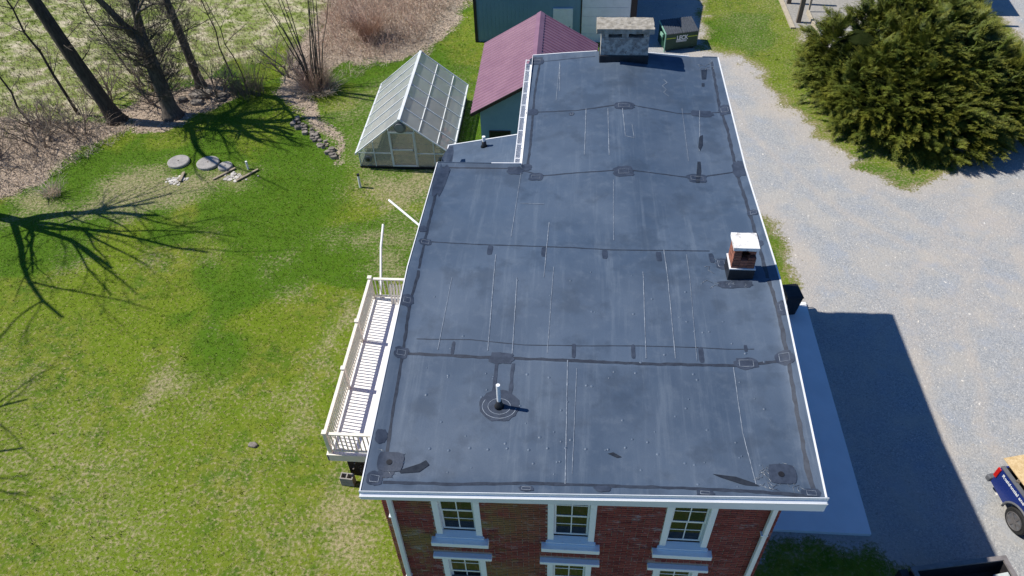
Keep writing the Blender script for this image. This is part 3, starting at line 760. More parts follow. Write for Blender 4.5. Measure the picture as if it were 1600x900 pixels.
MB().box(.775, 2.165, 20.205, 20.765, 9.35, 9.83).build('flashing', M['flash'], ch, bevel=.02)
for a, b in ((.80, 1.0), (1.38, 1.56), (1.98, 2.14)):
    MB().box(a, b, 20.25, 20.73, 10.34, 10.53).build('cap_pier', M['stucco'], ch)
for a, b in ((1.0, 1.38), (1.56, 1.98)):
    MB().box(a - .01, b + .01, 20.42, 20.60, 10.34, 10.52).build('flue', M['black'], ch)
lumpy_box(.66, 2.25, 20.12, 20.85, 10.525, 10.67, .05, 'cap', M['capstone'], ch, 14)
cx0, cx1, cy0, cy1 = 3.25, 3.70, 11.24, 11.64
zb = 9.80
chs = MB().box(cx0 + .012, cx1 - .012, cy0 + .012, cy1 - .012, zb - .1, 10.12).build('chimney', M['mortar'], house)
chs['label'] = 'small red brick chimney with a white cap slab'
MB().box(cx0 - .025, cx1 + .025, cy0 - .025, cy1 + .025, zb - .12, 10.02).build('flashing', M['flash'], chs, bevel=.01)
MB().box(cx0 - .03, cx1 + .03, cy0 - .03, cy1 + .03, 10.012, 10.035).build('flashing_lip', M['white_metal'], chs)
cb = bpy.data.meshes.new('chimney_brick')
cb.from_pydata([(x, y, z) for z in (0, 1) for x, y in ((0, 0), (1, 0), (1, 1), (0, 1))], [], [(3, 2, 1, 0), (4, 5, 6, 7), (0, 1, 5, 4), (1, 2, 6, 5), (2, 3, 7, 6), (3, 0, 4, 7)])
M['chbrick'] = simple('orange_brick', (.30, .115, .07), (.22, .085, .06), 12, .9, .3, 50, isl=.3)  # orange of the chimney bricks, varied from brick to brick
cb.materials.append(M['chbrick'])
oc = world_loc(chs)
for r in range(7):
    z = 10.04 + r * .0677
    top = r >= 3
    for side in range(4):
        for k in range(3):
            L = (cx1 - cx0) / 3 - .004; SD = (cy1 - cy0 - .2) / 3
            s0 = k * (cx1 - cx0) / 3
            if top:
                if side in (0, 2) and (k == 1 or (k == 2 and r in (4, 5) and side == 0)): continue          # flue openings front and back
                if side == 0 and r >= 5 and k == 2: s0 -= .03
                if side in (1, 3) and r >= 6 and k == 1: continue
            d = .1
            dz = random.uniform(-.003, .003); pr = random.uniform(-.004, .006)
            if side == 0: p, sc = (cx0 + s0, cy0 - pr, z + dz), (L, d, .058)
            elif side == 2: p, sc = (cx0 + s0, cy1 - d + pr, z + dz), (L, d, .058)
            elif side == 1: p, sc = (cx0 - pr, cy0 + .1 + k * SD, z + dz), (d, SD - .004, .058)
            else: p, sc = (cx1 - d + pr, cy0 + .1 + k * SD, z + dz), (d, SD - .004, .058)
            o = bpy.data.objects.new('brick', cb); COL.objects.link(o); o.parent = chs
            o.location = (p[0] - oc[0], p[1] - oc[1], p[2] - oc[2]); o.scale = sc
M['whitecap'] = simple('white_washed_cap', (.78, .77, .75), (.36, .33, .30), 8, .9, .5, 30, lo=.48, hi=.72)
lumpy_box(cx0 - .03, cx1 + .005, cy0 - .03, cy1 + .03, 10.51, 10.585, .02, 'cap', M['whitecap'], chs, 8)
# ---------------------------------------------------------------- porch deck on the west side
M['deckwhite'] = simple('white_deck_boards', (.88, .87, .85), (.84, .83, .80), 4, .6, .05, 30)
M['rail'] = simple('cream_rail_paint', (.80, .76, .67), (.72, .68, .58), 5, .6)
DX0, DX1, DY0, DY1, DZ = -6.80, -3.12, 12.05, 18.55, 1.40
deck = empty('porch_deck', ((DX0 + DX1) / 2, DY0, 0), 0, 'white railed porch deck attached to the west wall of the house', 'deck')
n = 26
for i in range(n):
    x = DX0 + (DX1 - DX0) * i / n
    MB().box(x + .001, x + (DX1 - DX0) / n - .001, DY0, DY1, DZ - .03, DZ).build('floor_board', M['deckwhite'], deck)
mb = MB()
mb.box(DX0 - .03, DX1, DY0 - .05, DY0 - .003, DZ - .28, DZ + .02); mb.box(DX0 - .05, DX0 - .003, DY0 - .05, DY1 + .05, DZ - .279, DZ + .019); mb.box(DX0 - .03, DX1, DY1 + .003, DY1 + .05, DZ - .28, DZ + .02)
mb.box(DX0 + .02, DX1, DY0 + .02, DY1 - .02, DZ - .2, DZ - .035)
mb.build('rim_board', M['rail'], deck)
def rail(a, b, nb, posts):
    a = Vector(a); b = Vector(b)
    MB().bar(a + Vector((0, 0, .95)), b + Vector((0, 0, .95)), .10, .05).build('top_rail', M['rail'], deck, bevel=.008)
    MB().bar(a + Vector((0, 0, .12)), b + Vector((0, 0, .12)), .05, .07).build('bottom_rail', M['rail'], deck)
    bal = bpy.data.meshes.new('baluster'); s = .017
    bal.from_pydata([(x, y, z) for z in (.15, .93) for x, y in ((-s, -s), (s, -s), (s, s), (-s, s))], [], [(0, 1, 5, 4), (1, 2, 6, 5), (2, 3, 7, 6), (3, 0, 4, 7)])
    bal.materials.append(M['rail']); off = world_loc(deck)
    for i in range(nb):
        p = a + (b - a) * ((i + .5) / nb)
        o = bpy.data.objects.new('baluster', bal); COL.objects.link(o); o.parent = deck; o.location = p - off
    for t in posts:
        p = a + (b - a) * t
        MB().box(p.x - .055, p.x + .055, p.y - .055, p.y + .055, DZ - .2, DZ + 1.0).build('rail_post', M['rail'], deck, bevel=.006)
        MB().box(p.x - .075, p.x + .075, p.y - .075, p.y + .075, DZ + 1.002, DZ + 1.045).build('post_cap', M['rail'], deck, bevel=.01)
rail((DX0 + .06, DY0 + .06, DZ), (DX0 + .06, DY1 - .06, DZ), 54, (0, .37, .68, 1))
rail((DX0 + .15, DY0 + .06, DZ), (DX1 - .1, DY0 + .06, DZ), 26, (.53,))
rail((DX0 + .15, DY1 - .06, DZ), (DX1 - .1, DY1 - .06, DZ), 24, (.45,))
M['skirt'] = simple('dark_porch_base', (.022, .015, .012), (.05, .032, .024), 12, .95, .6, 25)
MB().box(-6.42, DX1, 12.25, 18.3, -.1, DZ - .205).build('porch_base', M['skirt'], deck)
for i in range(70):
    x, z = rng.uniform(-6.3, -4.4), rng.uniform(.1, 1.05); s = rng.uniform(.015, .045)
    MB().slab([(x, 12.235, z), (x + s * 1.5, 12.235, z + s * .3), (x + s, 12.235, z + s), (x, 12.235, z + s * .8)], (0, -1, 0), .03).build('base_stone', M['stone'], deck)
for k in range(5):       # little picket gate leaning inside the far rail
    x = -6.06 + k * .11
    MB().add([(x, 18.20, DZ), (x + .07, 18.20, DZ), (x + .07, 18.34, DZ + .8), (x + .035, 18.36, DZ + .9), (x, 18.34, DZ + .8),
              (x, 18.22, DZ), (x + .07, 18.22, DZ), (x + .07, 18.36, DZ + .8), (x + .035, 18.38, DZ + .9), (x, 18.36, DZ + .8)],
             [(0, 1, 2, 3, 4), (9, 8, 7, 6, 5), (0, 5, 6, 1), (1, 6, 7, 2), (2, 7, 8, 3), (3, 8, 9, 4), (4, 9, 5, 0)]).build('picket', M['rail'], deck)
# white pipes
def pipe_thing(name, pts, r, label, cat, n=10, mat='white', group=None):
    b = pts[0]; root = MB().tube(pts, r, n).build(name, M[mat], None, smooth=False)
    return tag(root, label, cat, group)
pipe_thing('downspout_pipe', [(-6.48, 18.80 - .35, DZ + .02), (-6.62, 20.0, 2.47), (-6.62, 20.75, 2.9)], .045, 'white pipe leaning over the far railing of the porch deck', 'pipe')
pipe_thing('drain_pipe', [(-7.76, 25.76, .045), (-6.1, 24.05, .05), (-5.2, 23.1, .06)], .05, 'white drain pipe lying on the grass between greenhouse and house', 'pipe')
pipe_thing('cleanout_pipe', [(-9.24, 26.72, -.05), (-9.24, 26.74, .62)], .055, 'short white standpipe in the lawn in front of the greenhouse', 'pipe')
MB().cyl((-9.24, 26.74), .062, .60, .68, 12).build('pipe_cap', M['black'], bpy.data.objects['cleanout_pipe'])
pipe_thing('marker_pipe', [(-14.75, 27.90, -.05), (-14.75, 27.9, .42)], .05, 'short white capped pipe beside the plank in the lawn', 'pipe')
o = MB().tube([(-3.75, 9.1, .04), (-3.95, 8.85, .3), (-4.0, 8.6, .12), (-3.9, 8.3, .03), (-3.6, 8.0, .03), (-3.3, 7.95, .04)], .025, 8).build('hose', M['black'], None, smooth=True)
tag(o, 'black hose curling out of the lawn at the house corner', 'hose')
pipe_thing('stake', [(-4.0, 7.6, .02), (-3.55, 8.1, .25)], .02, 'thin white stake lying by the black hose', 'stake')
o = MB().hexa([(-9.95, 13.05), (-9.7, 13.0), (-9.62, 13.12), (-9.75, 13.22), (-9.93, 13.2)], -.02, .09).build('stone', M['stone'], None, bevel=.03)
tag(o, 'single grey stone lying in the open lawn', 'stone')
# concrete block by the porch base
cb_ = empty('concrete_blocks', (-6.42, 11.95, 0), R(-4), 'two stacked hollow concrete blocks beside the porch base', 'concrete block')
for k in range(2):
    m = MB(); z0 = k * .2; z1 = z0 + .19; L, W, t = .40, .22, .035
    m.box(-L / 2, L / 2, -W / 2, -W / 2 + t, z0, z1); m.box(-L / 2, L / 2, W / 2 - t, W / 2, z0, z1)
    for x in (-L / 2, -t / 2, L / 2 - t): m.box(x, x + t, -W / 2 + t, W / 2 - t, z0, z1 - .001)
    m.build('block', M['block'], cb_, local=True)
# septic lids, planks
for (x, y, r, lab) in ((-18.19, 28.25, .50, 'large round concrete lid standing on the lawn farther from the planks'), (-16.75, 28.19, .52, 'large round concrete lid standing next to the small lid'), (-15.84, 27.96, .33, 'small round concrete lid beside the wooden planks')):
    m = MB(); N = 26
    m.add([(x + r * math.cos(i * 2 * math.pi / N), y + r * math.sin(i * 2 * math.pi / N), z) for z in (-.03, .12) for i in range(N)] + [(x + r * .93 * math.cos(i * 2 * math.pi / N), y + r * .93 * math.sin(i * 2 * math.pi / N), .145) for i in range(N)],
          [(i, (i + 1) % N, N + (i + 1) % N, N + i) for i in range(N)] + [(N + i, N + (i + 1) % N, 2 * N + (i + 1) % N, 2 * N + i) for i in range(N)] + [tuple(range(2 * N, 3 * N))])
    o = tag(m.build('septic_cover', M['disc'], None), lab, 'lid')
    MB().cyl((x, y), .035, .140, .16, 8).build('lift_hole', M['wood_grey'], o)
def plank(a, b, w, label, z=.06):
    o = MB().bar((*a, z), (*b, z), w, .05).build('plank', M['plank'], None, bevel=.005)
    return tag(o, label, 'plank')
plank((-16.09, 26.97), (-15.35, 27.88), .10, 'weathered plank lying between the small lid and the bare dirt')
plank((-14.97, 26.91), (-14.25, 27.82), .10, 'weathered plank lying beside the short white pipe')
plank((-17.55, 26.75), (-17.62, 27.45), .13, 'short plank across pale rubble on the lawn', .09)
for (x, y, s) in ((-17.75, 26.8, .45), (-17.35, 27.0, .3), (-15.3, 27.2, .5), (-15.0, 27.3, .35)):
    pass
M['rubble'] = simple('pale_rubble', (.55, .52, .48), (.38, .35, .31), 10, .95, .5, 30, isl=.3)
m = MB()
for i in range(60):
    cx, cy = ((-17.75, 26.9), (-15.25, 27.25))[i % 2]; x, y = cx + rng.normal(0, .28), cy + rng.normal(0, .16); s = rng.uniform(.04, .13)
    m.hexa([(x + s * math.cos(a) * rng.uniform(.7, 1.2), y + s * math.sin(a) * rng.uniform(.7, 1.2)) for a in (0, 1.2, 2.5, 3.8, 5)], -.02, rng.uniform(.02, .05))
tag(m.build('rubble', M['rubble'], None), 'pale rubble in the bare patch by the planks', 'rubble', kind='stuff')
# stone edging and pale stones under the trees
def stones(name, pts, label, smin, smax):
    root = empty(name, (pts[0][0], pts[0][1], 0), 0, label, 'stones')
    for (x, y) in pts:
        s = random.uniform(smin, smax); k = random.randint(5, 7); a0 = random.uniform(0, 6)
        q = [(x + s * random.uniform(.7, 1.15) * math.cos(a0 + 6.283 * i / k) * 1.25, y + s * random.uniform(.7, 1.15) * math.sin(a0 + 6.283 * i / k)) for i in range(k)]
        MB().hexa(q, -.05, random.uniform(.08, .2)).build('stone', M['stone'], root, bevel=.03)
pts = []
SR = STONEROW[0]
for (a, b) in zip(SR, SR[1:]):
    for i in range(6):
        pts.append((a[0] + (b[0] - a[0]) * i / 6 + random.uniform(-.26, .26), a[1] + (b[1] - a[1]) * i / 6 + random.uniform(-.14, .14)))
stones('stone_edging', pts, 'curving row of rough field stones edging the bed by the greenhouse', .07, .15)
stones('stone_heap', [(-20.0 + random.uniform(-.3, 2.0), 33.9 + random.uniform(-.5, .6)) for i in range(16)], 'heap of flat pale stones around the slimmer rear trunk', .12, .34)
# bin at the end of the slab
bn = empty('waste_bin', (8.05, 19.75, .13), .15, 'black wheeled waste bin at the far end of the concrete slab', 'bin')
m = MB(); m.add([(-.22, -.25, 0), (.22, -.25, 0), (.22, .22, 0), (-.22, .22, 0), (-.29, -.33, .92), (.29, -.33, .92), (.29, .30, .92), (-.29, .30, .92)], [(3, 2, 1, 0), (4, 5, 6, 7), (0, 1, 5, 4), (1, 2, 6, 5), (2, 3, 7, 6), (3, 0, 4, 7)])
m.build('body', M['black'], bn, local=True, bevel=.03)
m = MB(); m.add([(-.31, -.37, .925), (.31, -.37, .925), (.31, .34, .925), (-.31, .34, .925), (-.26, -.30, 1.0), (.26, -.30, 1.0), (.26, .28, 1.03), (-.26, .28, 1.03)], [(3, 2, 1, 0), (4, 5, 6, 7), (0, 1, 5, 4), (1, 2, 6, 5), (2, 3, 7, 6), (3, 0, 4, 7)])
m.build('lid', M['black'], bn, local=True, bevel=.02)
MB().tube([(-.26, .38, .93), (.26, .38, .93)], .018, 8).build('handle', M['black'], bn, local=True)
for sx in (-1, 1): MB().tube([(sx * .24, .25, .12), (sx * .30, .25, .12)], .12, 16).build('wheel', M['rubber'], bn, local=True)
# ---------------------------------------------------------------- greenhouse
def poly_mat():
    t = NT('twinwall_polycarbonate')
    t.col(t.mix(t.ss(t.noise(2.2, 4), .35, .65), (.76, .78, .78), (.86, .88, .88))); t.set(Roughness=.22, Specular_IOR_Level=.5)
    tr = t.n('ShaderNodeBsdfTransparent'); tr.inputs[0].default_value = (.92, .95, .95, 1)
    tl = t.n('ShaderNodeBsdfTranslucent'); tl.inputs[0].default_value = (.85, .87, .85, 1)
    m1 = t.n('ShaderNodeMixShader'); m1.inputs[0].default_value = .52
    t.l(t.b.outputs[0], m1.inputs[1]); t.l(tl.outputs[0], m1.inputs[2])
    m2 = t.n('ShaderNodeMixShader'); m2.inputs[0].default_value = .60
    t.l(m1.outputs[0], m2.inputs[1]); t.l(tr.outputs[0], m2.inputs[2])
    t.l(m2.outputs[0], t.t.nodes['Material Output'].inputs[0])
    return t.m
M['poly'] = poly_mat()
def clear_mat():
    t = NT('clear_polycarbonate'); t.col((.55, .56, .50)); t.set(Roughness=.12)
    tr = t.n('ShaderNodeBsdfTransparent'); tr.inputs[0].default_value = (.90, .92, .86, 1)
    m2 = t.n('ShaderNodeMixShader'); m2.inputs[0].default_value = .66
    t.l(t.b.outputs[0], m2.inputs[1]); t.l(tr.outputs[0], m2.inputs[2]); t.l(m2.outputs[0], t.t.nodes['Material Output'].inputs[0])
    return t.m
M['clear'] = clear_mat()
M['alu'] = simple('white_aluminium', (.72, .74, .74), (.62, .64, .64), 3, .4)
M['greyplastic'] = simple('grey_plastic', (.12, .13, .14), (.16, .17, .18), 4, .5)
gx0, gx1, gy0, gy1, ge, gr_ = -9.50, -5.32, 28.20, 34.15, .80, 2.58
gxm = (gx0 + gx1) / 2
gh = empty('greenhouse', (gxm, gy0, 0), 0, 'gabled greenhouse with translucent panels and white frame', 'greenhouse')
MB().box(gx0 - .04, gx1 + .04, gy0 - .04, gy1 + .04, -.1, .09).build('base', M['black'], gh)
MB().box(gx0 + .05, gx1 - .05, gy0 + .05, gy1 - .05, .085, .10).build('floor', simple('greenhouse_soil', (.20, .15, .10), (.11, .085, .06), 3, .95), gh)
NP = 6
for s, xe in ((-1, gx0 - .12), (1, gx1 + .12)):
    zz = ge - .02
    for k in range(NP):
        ya = gy0 - .08 + (gy1 - gy0 + .16) * k / NP; yb = gy0 - .08 + (gy1 - gy0 + .16) * (k + 1) / NP
        MB().slab([(gxm, ya + .015, gr_), (gxm, yb - .015, gr_), (xe, yb - .015, zz), (xe, ya + .015, zz)], (s * .65, 0, .76), .012).build('roof_panel', M['poly'], gh)
    for k in range(NP + 1):
        y = gy0 - .08 + (gy1 - gy0 + .16) * k / NP
        MB().bar((gxm, y, gr_ + .03), (xe, y, zz + .03), .05 if 0 < k < NP else .06, .05).build('rafter', M['alu'], gh)
    if s > 0:
        for f in (.36, .70):
            MB().bar((gxm + (xe - gxm) * f, gy0, gr_ + (zz - gr_) * f + .025), (gxm + (xe - gxm) * f, gy1, gr_ + (zz - gr_) * f + .025), .04, .03).build('purlin', M['alu'], gh)
    MB().bar((xe, gy0 - .1, zz), (xe, gy1 + .1, zz), .07, .09).build('eave_gutter', M['alu'], gh)
    x = gx0 if s < 0 else gx1
    for k in range(NP):
        ya = gy0 + (gy1 - gy0) * k / NP; yb = gy0 + (gy1 - gy0) * (k + 1) / NP
        MB().box(x - .006, x + .006, ya + .02, yb - .02, .1, ge).build('side_panel', M['poly'], gh)
        MB().box(x - .02, x + .02, ya - .018, ya + .018, .09, ge).build('side_post', M['alu'], gh)
MB().bar((gxm, gy0 - .12, gr_ + .03), (gxm, gy1 + .12, gr_ + .03), .13, .05).build('ridge_cap', M['alu'], gh)
for y in (gy0, gy1):
    hw = (gx1 - gx0) / 2
    def top(x): return ge + (gr_ - .06 - ge) * (1 - abs(x - gxm) / hw)
    cuts = [gx0, gx0 + .62, gxm - .62, gxm - .56, gxm + .56, gxm + .62, gx1 - .62, gx1]
    cuts = [gx0, gx0 + .72, gxm - .58, gxm + .58, gx1 - .72, gx1]
    for i in range(5):
        a, b = cuts[i], cuts[i + 1]
        q = [(a + .02, y, .1), (b - .02, y, .1), (b - .02, y, top(b - .02))] + ([(gxm, y, top(gxm))] if a < gxm < b else []) + [(a + .02, y, top(a + .02))]
        MB().slab(q, (0, 1, 0), .01).build('gable_panel', M['clear'], gh)
    for c in cuts: MB().box(c - .02, c + .02, y - .03, y + .02, .09, max(top(c), .6)).build('gable_post', M['alu'], gh)
    for a, b in ((cuts[0], cuts[2]), (cuts[3], cuts[5])):
        MB().box(a + .02, b - .02, y - .022, y + .01, ge - .02, ge + .015).build('cross_rail', M['alu'], gh)
y = gy0 - .035
dr = MB()
dr.box(gxm - .56, gxm - .50, y - .03, y, .12, 1.95); dr.box(gxm + .50, gxm + .56, y - .03, y, .12, 1.95); dr.box(gxm - .50, gxm + .50, y - .029, y - .001, 1.88, 1.95); dr.box(gxm - .50, gxm + .50, y - .029, y - .001, .98, 1.04); dr.box(gxm - .50, gxm + .50, y - .029, y - .001, .12, .18)
dr = dr.build('door', M['alu'], gh)
MB().box(gxm + .44, gxm + .48, y - .06, y - .03, .95, 1.1).build('door_handle', M['greyplastic'], dr)
def disc(c, r, t, name, mat, parent, n=24):
    return MB().tube([(c[0], c[1], c[2]), (c[0], c[1] - t, c[2])], r, n).build(name, mat, parent, bevel=.01)
f = disc((gxm, gy0 - .03, 2.20), .27, .09, 'fan_cover', M['greyplastic'], gh)
disc((gxm - .02, gy0 - .12, 2.22), .20, .03, 'fan_face', simple('fan_grey', (.22, .23, .24), (.26, .27, .28), 5, .45), f)
for x in (gx0 + .40, gx1 - .40):
    f = disc((x, gy0 - .02, .48), .17, .05, 'round_vent', M['greyplastic'], gh)
    disc((x, gy0 - .07, .48), .09, .02, 'vent_hub', M['black'], f)
for k in range(3):
    MB().box(gx0 + .12, gx0 + .75, gy0 + .5, gy1 - .5, .35 + k * .33, .37 + k * .33).build('shelf', M['plank'], gh) if k < 2 else None
MB().box(gx1 - .8, gx1 - .12, gy0 + .4, gy1 - .6, .55, .58).build('bench', M['plank'], gh)
pot = simple('terracotta', (.35, .12, .06), (.42, .16, .09), 6, .9)
for k in range(6): MB().tube([(gx1 - .3 - .22 * (k % 2), gy0 + .5 + .3 * k, .58), (gx1 - .3 - .22 * (k % 2), gy0 + .5 + .3 * k, .8)], [.08, .12], 12).build('pot', pot, gh)
# ---------------------------------------------------------------- red roofed shed
def corrug(name, p00, p10, p11, p01, n, amp, mat, parent):       # ribs run from the 0 edge to the 1 edge
    p00, p10, p11, p01 = map(Vector, (p00, p10, p11, p01))
    nrm = (p10 - p00).cross(p01 - p00).normalized()
    if nrm.z < 0: nrm = -nrm
    V = []; k = 0; prof = [(0, 0), (.55, 0), (.68, 1), (.87, 1)]
    for i in range(n):
        for t, h in prof: V.append(((i + t) / n, h * amp))
    V.append((1, 0)); P = []
    for t, h in V: P += [p00.lerp(p10, t) + nrm * h, p01.lerp(p11, t) + nrm * h]
    m = MB(); m.add(P, [(2 * i, 2 * i + 2, 2 * i + 3, 2 * i + 1) for i in range(len(V) - 1)])
    return m.build(name, mat, parent)
M['redroof'] = simple('faded_maroon_metal', (.245, .125, .170), (.200, .095, .138), 1.2, .38, metal=0.0, spec=.5)
M['bluegrey'] = simple('blue_grey_siding', (.17, .29, .38), (.20, .32, .41), 1.5, .6)
M['brown'] = simple('dark_brown_trim', (.030, .018, .018), (.04, .026, .026), 4, .6)
sx0, sx1, sxm, sy0, sy1, se, sr = -4.34, 1.24, -1.55, 28.66, 35.12, 2.60, 4.22
shed = empty('garden_shed', (sxm, sy0 + .3, 0), 0, 'blue grey shed with a ribbed maroon metal roof', 'shed')
m = MB(); a, b = sx0 + .38, sx1 - .38
for y0_, y1_ in ((sy0 + .3, sy1 - .3),):
    zt = se + (sr - se) * .38 / (sxm - sx0) - .05
    m.add([(a, y0_, 0), (b, y0_, 0), (b, y0_, zt), (sxm, y0_, sr - .06), (a, y0_, zt), (a, y1_, 0), (b, y1_, 0), (b, y1_, zt), (sxm, y1_, sr - .06), (a, y1_, zt)],
          [(0, 1, 2, 3, 4), (9, 8, 7, 6, 5), (0, 5, 6, 1), (1, 6, 7, 2), (2, 7, 8, 3), (3, 8, 9, 4), (4, 9, 5, 0)])
m.build('wall', M['bluegrey'], shed)
rfW = corrug('roof', (sx0, sy0, se), (sx0, sy1, se), (sxm, sy1, sr), (sxm, sy0, sr), 24, .034, M['redroof'], shed)
corrug('roof', (sx1, sy0, se), (sx1, sy1, se), (sxm, sy1, sr), (sxm, sy0, sr), 24, .034, M['redroof'], shed)
MB().add([(sxm - .2, sy0 - .02, sr - .075), (sxm, sy0 - .02, sr + .05), (sxm + .2, sy0 - .02, sr - .075), (sxm - .2, sy1 + .02, sr - .075), (sxm, sy1 + .02, sr + .05), (sxm + .2, sy1 + .02, sr - .075)], [(0, 1, 4, 3), (1, 2, 5, 4)]).build('ridge_cap', M['redroof'], rfW)
for s, xe in ((-1, sx0), (1, sx1)):
    for y in (sy0, sy1): MB().bar((xe, y, se - .07), (sxm, y, sr - .07), .05, .14).build('barge_board', M['brown'], shed)
    MB().bar((xe + .03 * -s, sy0, se - .07), (xe + .03 * -s, sy1, se - .07), .04, .12).build('eave_board', M['brown'], shed)
MB().box(-3.54, -2.70, sy0 + .25, sy0 + .305, .78, 1.52).build('window', M['pane'], shed)
m = MB(); m.box(-3.6, -2.64, sy0 + .262, sy0 + .31, 1.52, 1.58); m.box(-3.6, -3.54, sy0 + .262, sy0 + .31, .7, 1.52); m.box(-2.70, -2.64, sy0 + .262, sy0 + .31, .7, 1.52)
m.build('window_trim', M['brown'], shed)
# ---------------------------------------------------------------- steel barn
M['steel'] = (lambda t: (t.col(t.mix(t.ss(t.noise(.8, 3), .3, .7), (.16, .28, .36), (.185, .31, .39))), t.set(Roughness=.5), t.m)[-1])(NT('blue_steel_cladding'))
barn = empty('steel_barn', (-1, 40.2, 0), 0, 'large blue grey steel barn with a white overhead door', 'barn')
bx0, bx1, by0, by1, bh = -5.45, 3.40, 40.4, 51.0, 4.2
MB().box(bx0 + .02, bx1 - .02, by0 + .05, by1, 0, bh).build('wall', M['steel'], barn)
def ribs(x0, x1, z0, z1):
    V = []; w = .225; n = int((x1 - x0) / w)
    m = MB()
    for i in range(n):
        x = x0 + i * w
        m.box(x + .085, x + .14, by0 + .03, by0 + .052, z0, z1)
    return m
rb = [(bx0 + .1, -1.10, 0, bh), (-1.10, -.02, 2.05, bh), (.02, .40, 0, bh)]
for a in rb:
    n = int((a[1] - a[0]) / .225)
    for i in range(max(n, 1)):
        x = a[0] + i * .225
        MB().box(x + .08, x + .13, by0 + .028, by0 + .055, a[2], a[3]).build('cladding_rib', M['steel'], barn)
MB().box(bx0 - .06, bx0 + .10, by0 - .02, by0 + .2, 0, bh).build('corner_trim', M['brown'], barn)
MB().box(bx1 - .28, bx1 + .04, by0 - .02, by0 + .2, 0, bh).build('corner_trim', M['brown'], barn)
MB().box(.40, .46, by0 + .0, by0 + .06, 0, 3.1).build('door_trim', M['brown'], barn)
d = MB(); d.box(-1.04, -.10, by0 - .01, by0 + .05, .02, 1.92)
d = d.build('door', M['white'], barn)
m = MB(); m.box(-1.11, -1.04, by0 - .03, by0 + .06, 0, 1.99); m.box(-.10, -.03, by0 - .03, by0 + .06, 0, 1.99); m.box(-1.04, -.10, by0 - .03, by0 + .06, 1.925, 1.99)
m.build('door_frame', M['white'], d)
MB().tube([(-.18, by0 - .05, .95), (-.18, by0 - .012, .95)], .03, 10).build('door_knob', M['greyplastic'], d)
gd = MB().box(.46, 3.10, by0 + .02, by0 + .06, .02, 3.05).build('overhead_door', M['white'], barn)
for k in range(6): MB().box(.48, 3.08, by0 + .0, by0 + .019, .04 + k * .505, .04 + k * .505 + .488).build('door_section', M['white'], gd)
m = MB(); m.add([(bx0 - .1, by0 - .1, bh), (bx1 + .06, by0 - .1, bh), (bx1 + .06, by1 + .3, bh), (bx0 - .1, by1 + .3, bh), (bx0 - .1, (by0 + by1) / 2, bh + 1.2), (bx1 + .06, (by0 + by1) / 2, bh + 1.2)], [(3, 2, 1, 0), (0, 1, 5, 4), (2, 3, 4, 5), (1, 2, 5), (3, 0, 4)])
m.build('roof', M['steel'], barn)
# ---------------------------------------------------------------- dumpster
M['dgreen'] = simple('dark_green_paint', (.010, .045, .028), (.016, .06, .036), 4, .5)
M['mint'] = simple('sunlit_green_edge', (.24, .44, .34), (.18, .36, .28), 6, .6)  # sunlit look of the dumpster's left side, put into a paler green
M['lime'] = simple('lime_stripe', (.42, .50, .06), (.36, .44, .05), 5, .6)
M['lid'] = simple('grey_black_lid', (.055, .062, .075), (.085, .095, .11), 8, .45)
dp = empty('dumpster', (5.05, 39.36, 0), math.atan2(.47, 1.71), 'dark green dumpster with black ribbed lids beside the barn', 'dumpster')
W, D = 1.84, 1.15
m = MB(); m.add([(0, .0, .12), (W, .0, .12), (W, D, .12), (0, D, .12), (0, 0, 1.02), (W, 0, 1.02), (W, D, 1.27), (0, D, 1.27)], [(3, 2, 1, 0), (4, 5, 6, 7), (0, 1, 5, 4), (1, 2, 6, 5), (2, 3, 7, 6), (3, 0, 4, 7)])
body = m.build('body', M['dgreen'], dp, local=True)
for k in range(2):
    xa, xb = k * W / 2 + .015, (k + 1) * W / 2 - .015
    l = MB().slab([(xa, -.06, 1.02), (xb, -.06, 1.02), (xb, D, 1.285), (xa, D, 1.285)], (0, -.21, .98), .03).build('lid', M['lid'], dp, local=True)
    for i in range(7):
        x = xa + .06 + i * .125
        MB().slab([(x, -.06, 1.052), (x + .05, -.06, 1.052), (x + .05, D, 1.317), (x, D, 1.317)], (0, -.21, .98), .022).build('lid_rib', M['lid'], l, local=True)
m = MB(); m.box(-.05, -.002, -.03, .03, .0, 1.03); m.bar((-.03, 0, 1.03), (-.03, D, 1.28), .05, .07); m.box(-.12, -.05, .25, .62, .75, .92)
m.build('side_edge', M['mint'], dp, local=True)
m = MB(); m.box(.03, .56, -.012, -.001, .74, .79); m.box(1.24, 1.80, -.012, -.001, .74, .79); m.build('stripe', M['lime'], body, local=True)
def text(name, s, size, mat, parent, mw, bold=0):
    cu = bpy.data.curves.new(name, 'FONT'); cu.body = s; cu.size = size; cu.extrude = .002; cu.offset = bold
    ob = bpy.data.objects.new(name, cu); COL.objects.link(ob)
    bpy.context.view_layer.update()
    me = bpy.data.meshes.new_from_object(ob.evaluated_get(bpy.context.evaluated_depsgraph_get()))
    bpy.data.objects.remove(ob)
    me.transform(mw); me.materials.clear(); me.materials.append(mat)
    return link(name, me, parent)
M['letter'] = simple('white_lettering', (.75, .77, .76), (.70, .72, .71), 4, .6)
RX = Matrix.Rotation(math.pi / 2, 4, 'X')
text('lettering', 'LECK', .33, M['letter'], body, Matrix.Translation((.62, -.008, .64)) @ RX @ Matrix.Scale(.82, 4, (1, 0, 0)), .012)
MB().box(.60, 1.20, -.010, -.003, .56, .60).build('lettering_bar', M['letter'], body, local=True)
MB().box(.60, 1.20, -.010, -.003, .51, .535).build('lettering_bar', M['letter'], body, local=True)
for x in (.15, W - .15):
    for y in (.15, D - .15): MB().tube([(x - .025, y, .06), (x + .025, y, .06)], .06, 12).build('caster', M['rubber'], dp, local=True)
for x in (-.055, W + .002): MB().box(x, x + .05, .3, .95, .55, .72).build('fork_pocket', M['dgreen'], dp, local=True)
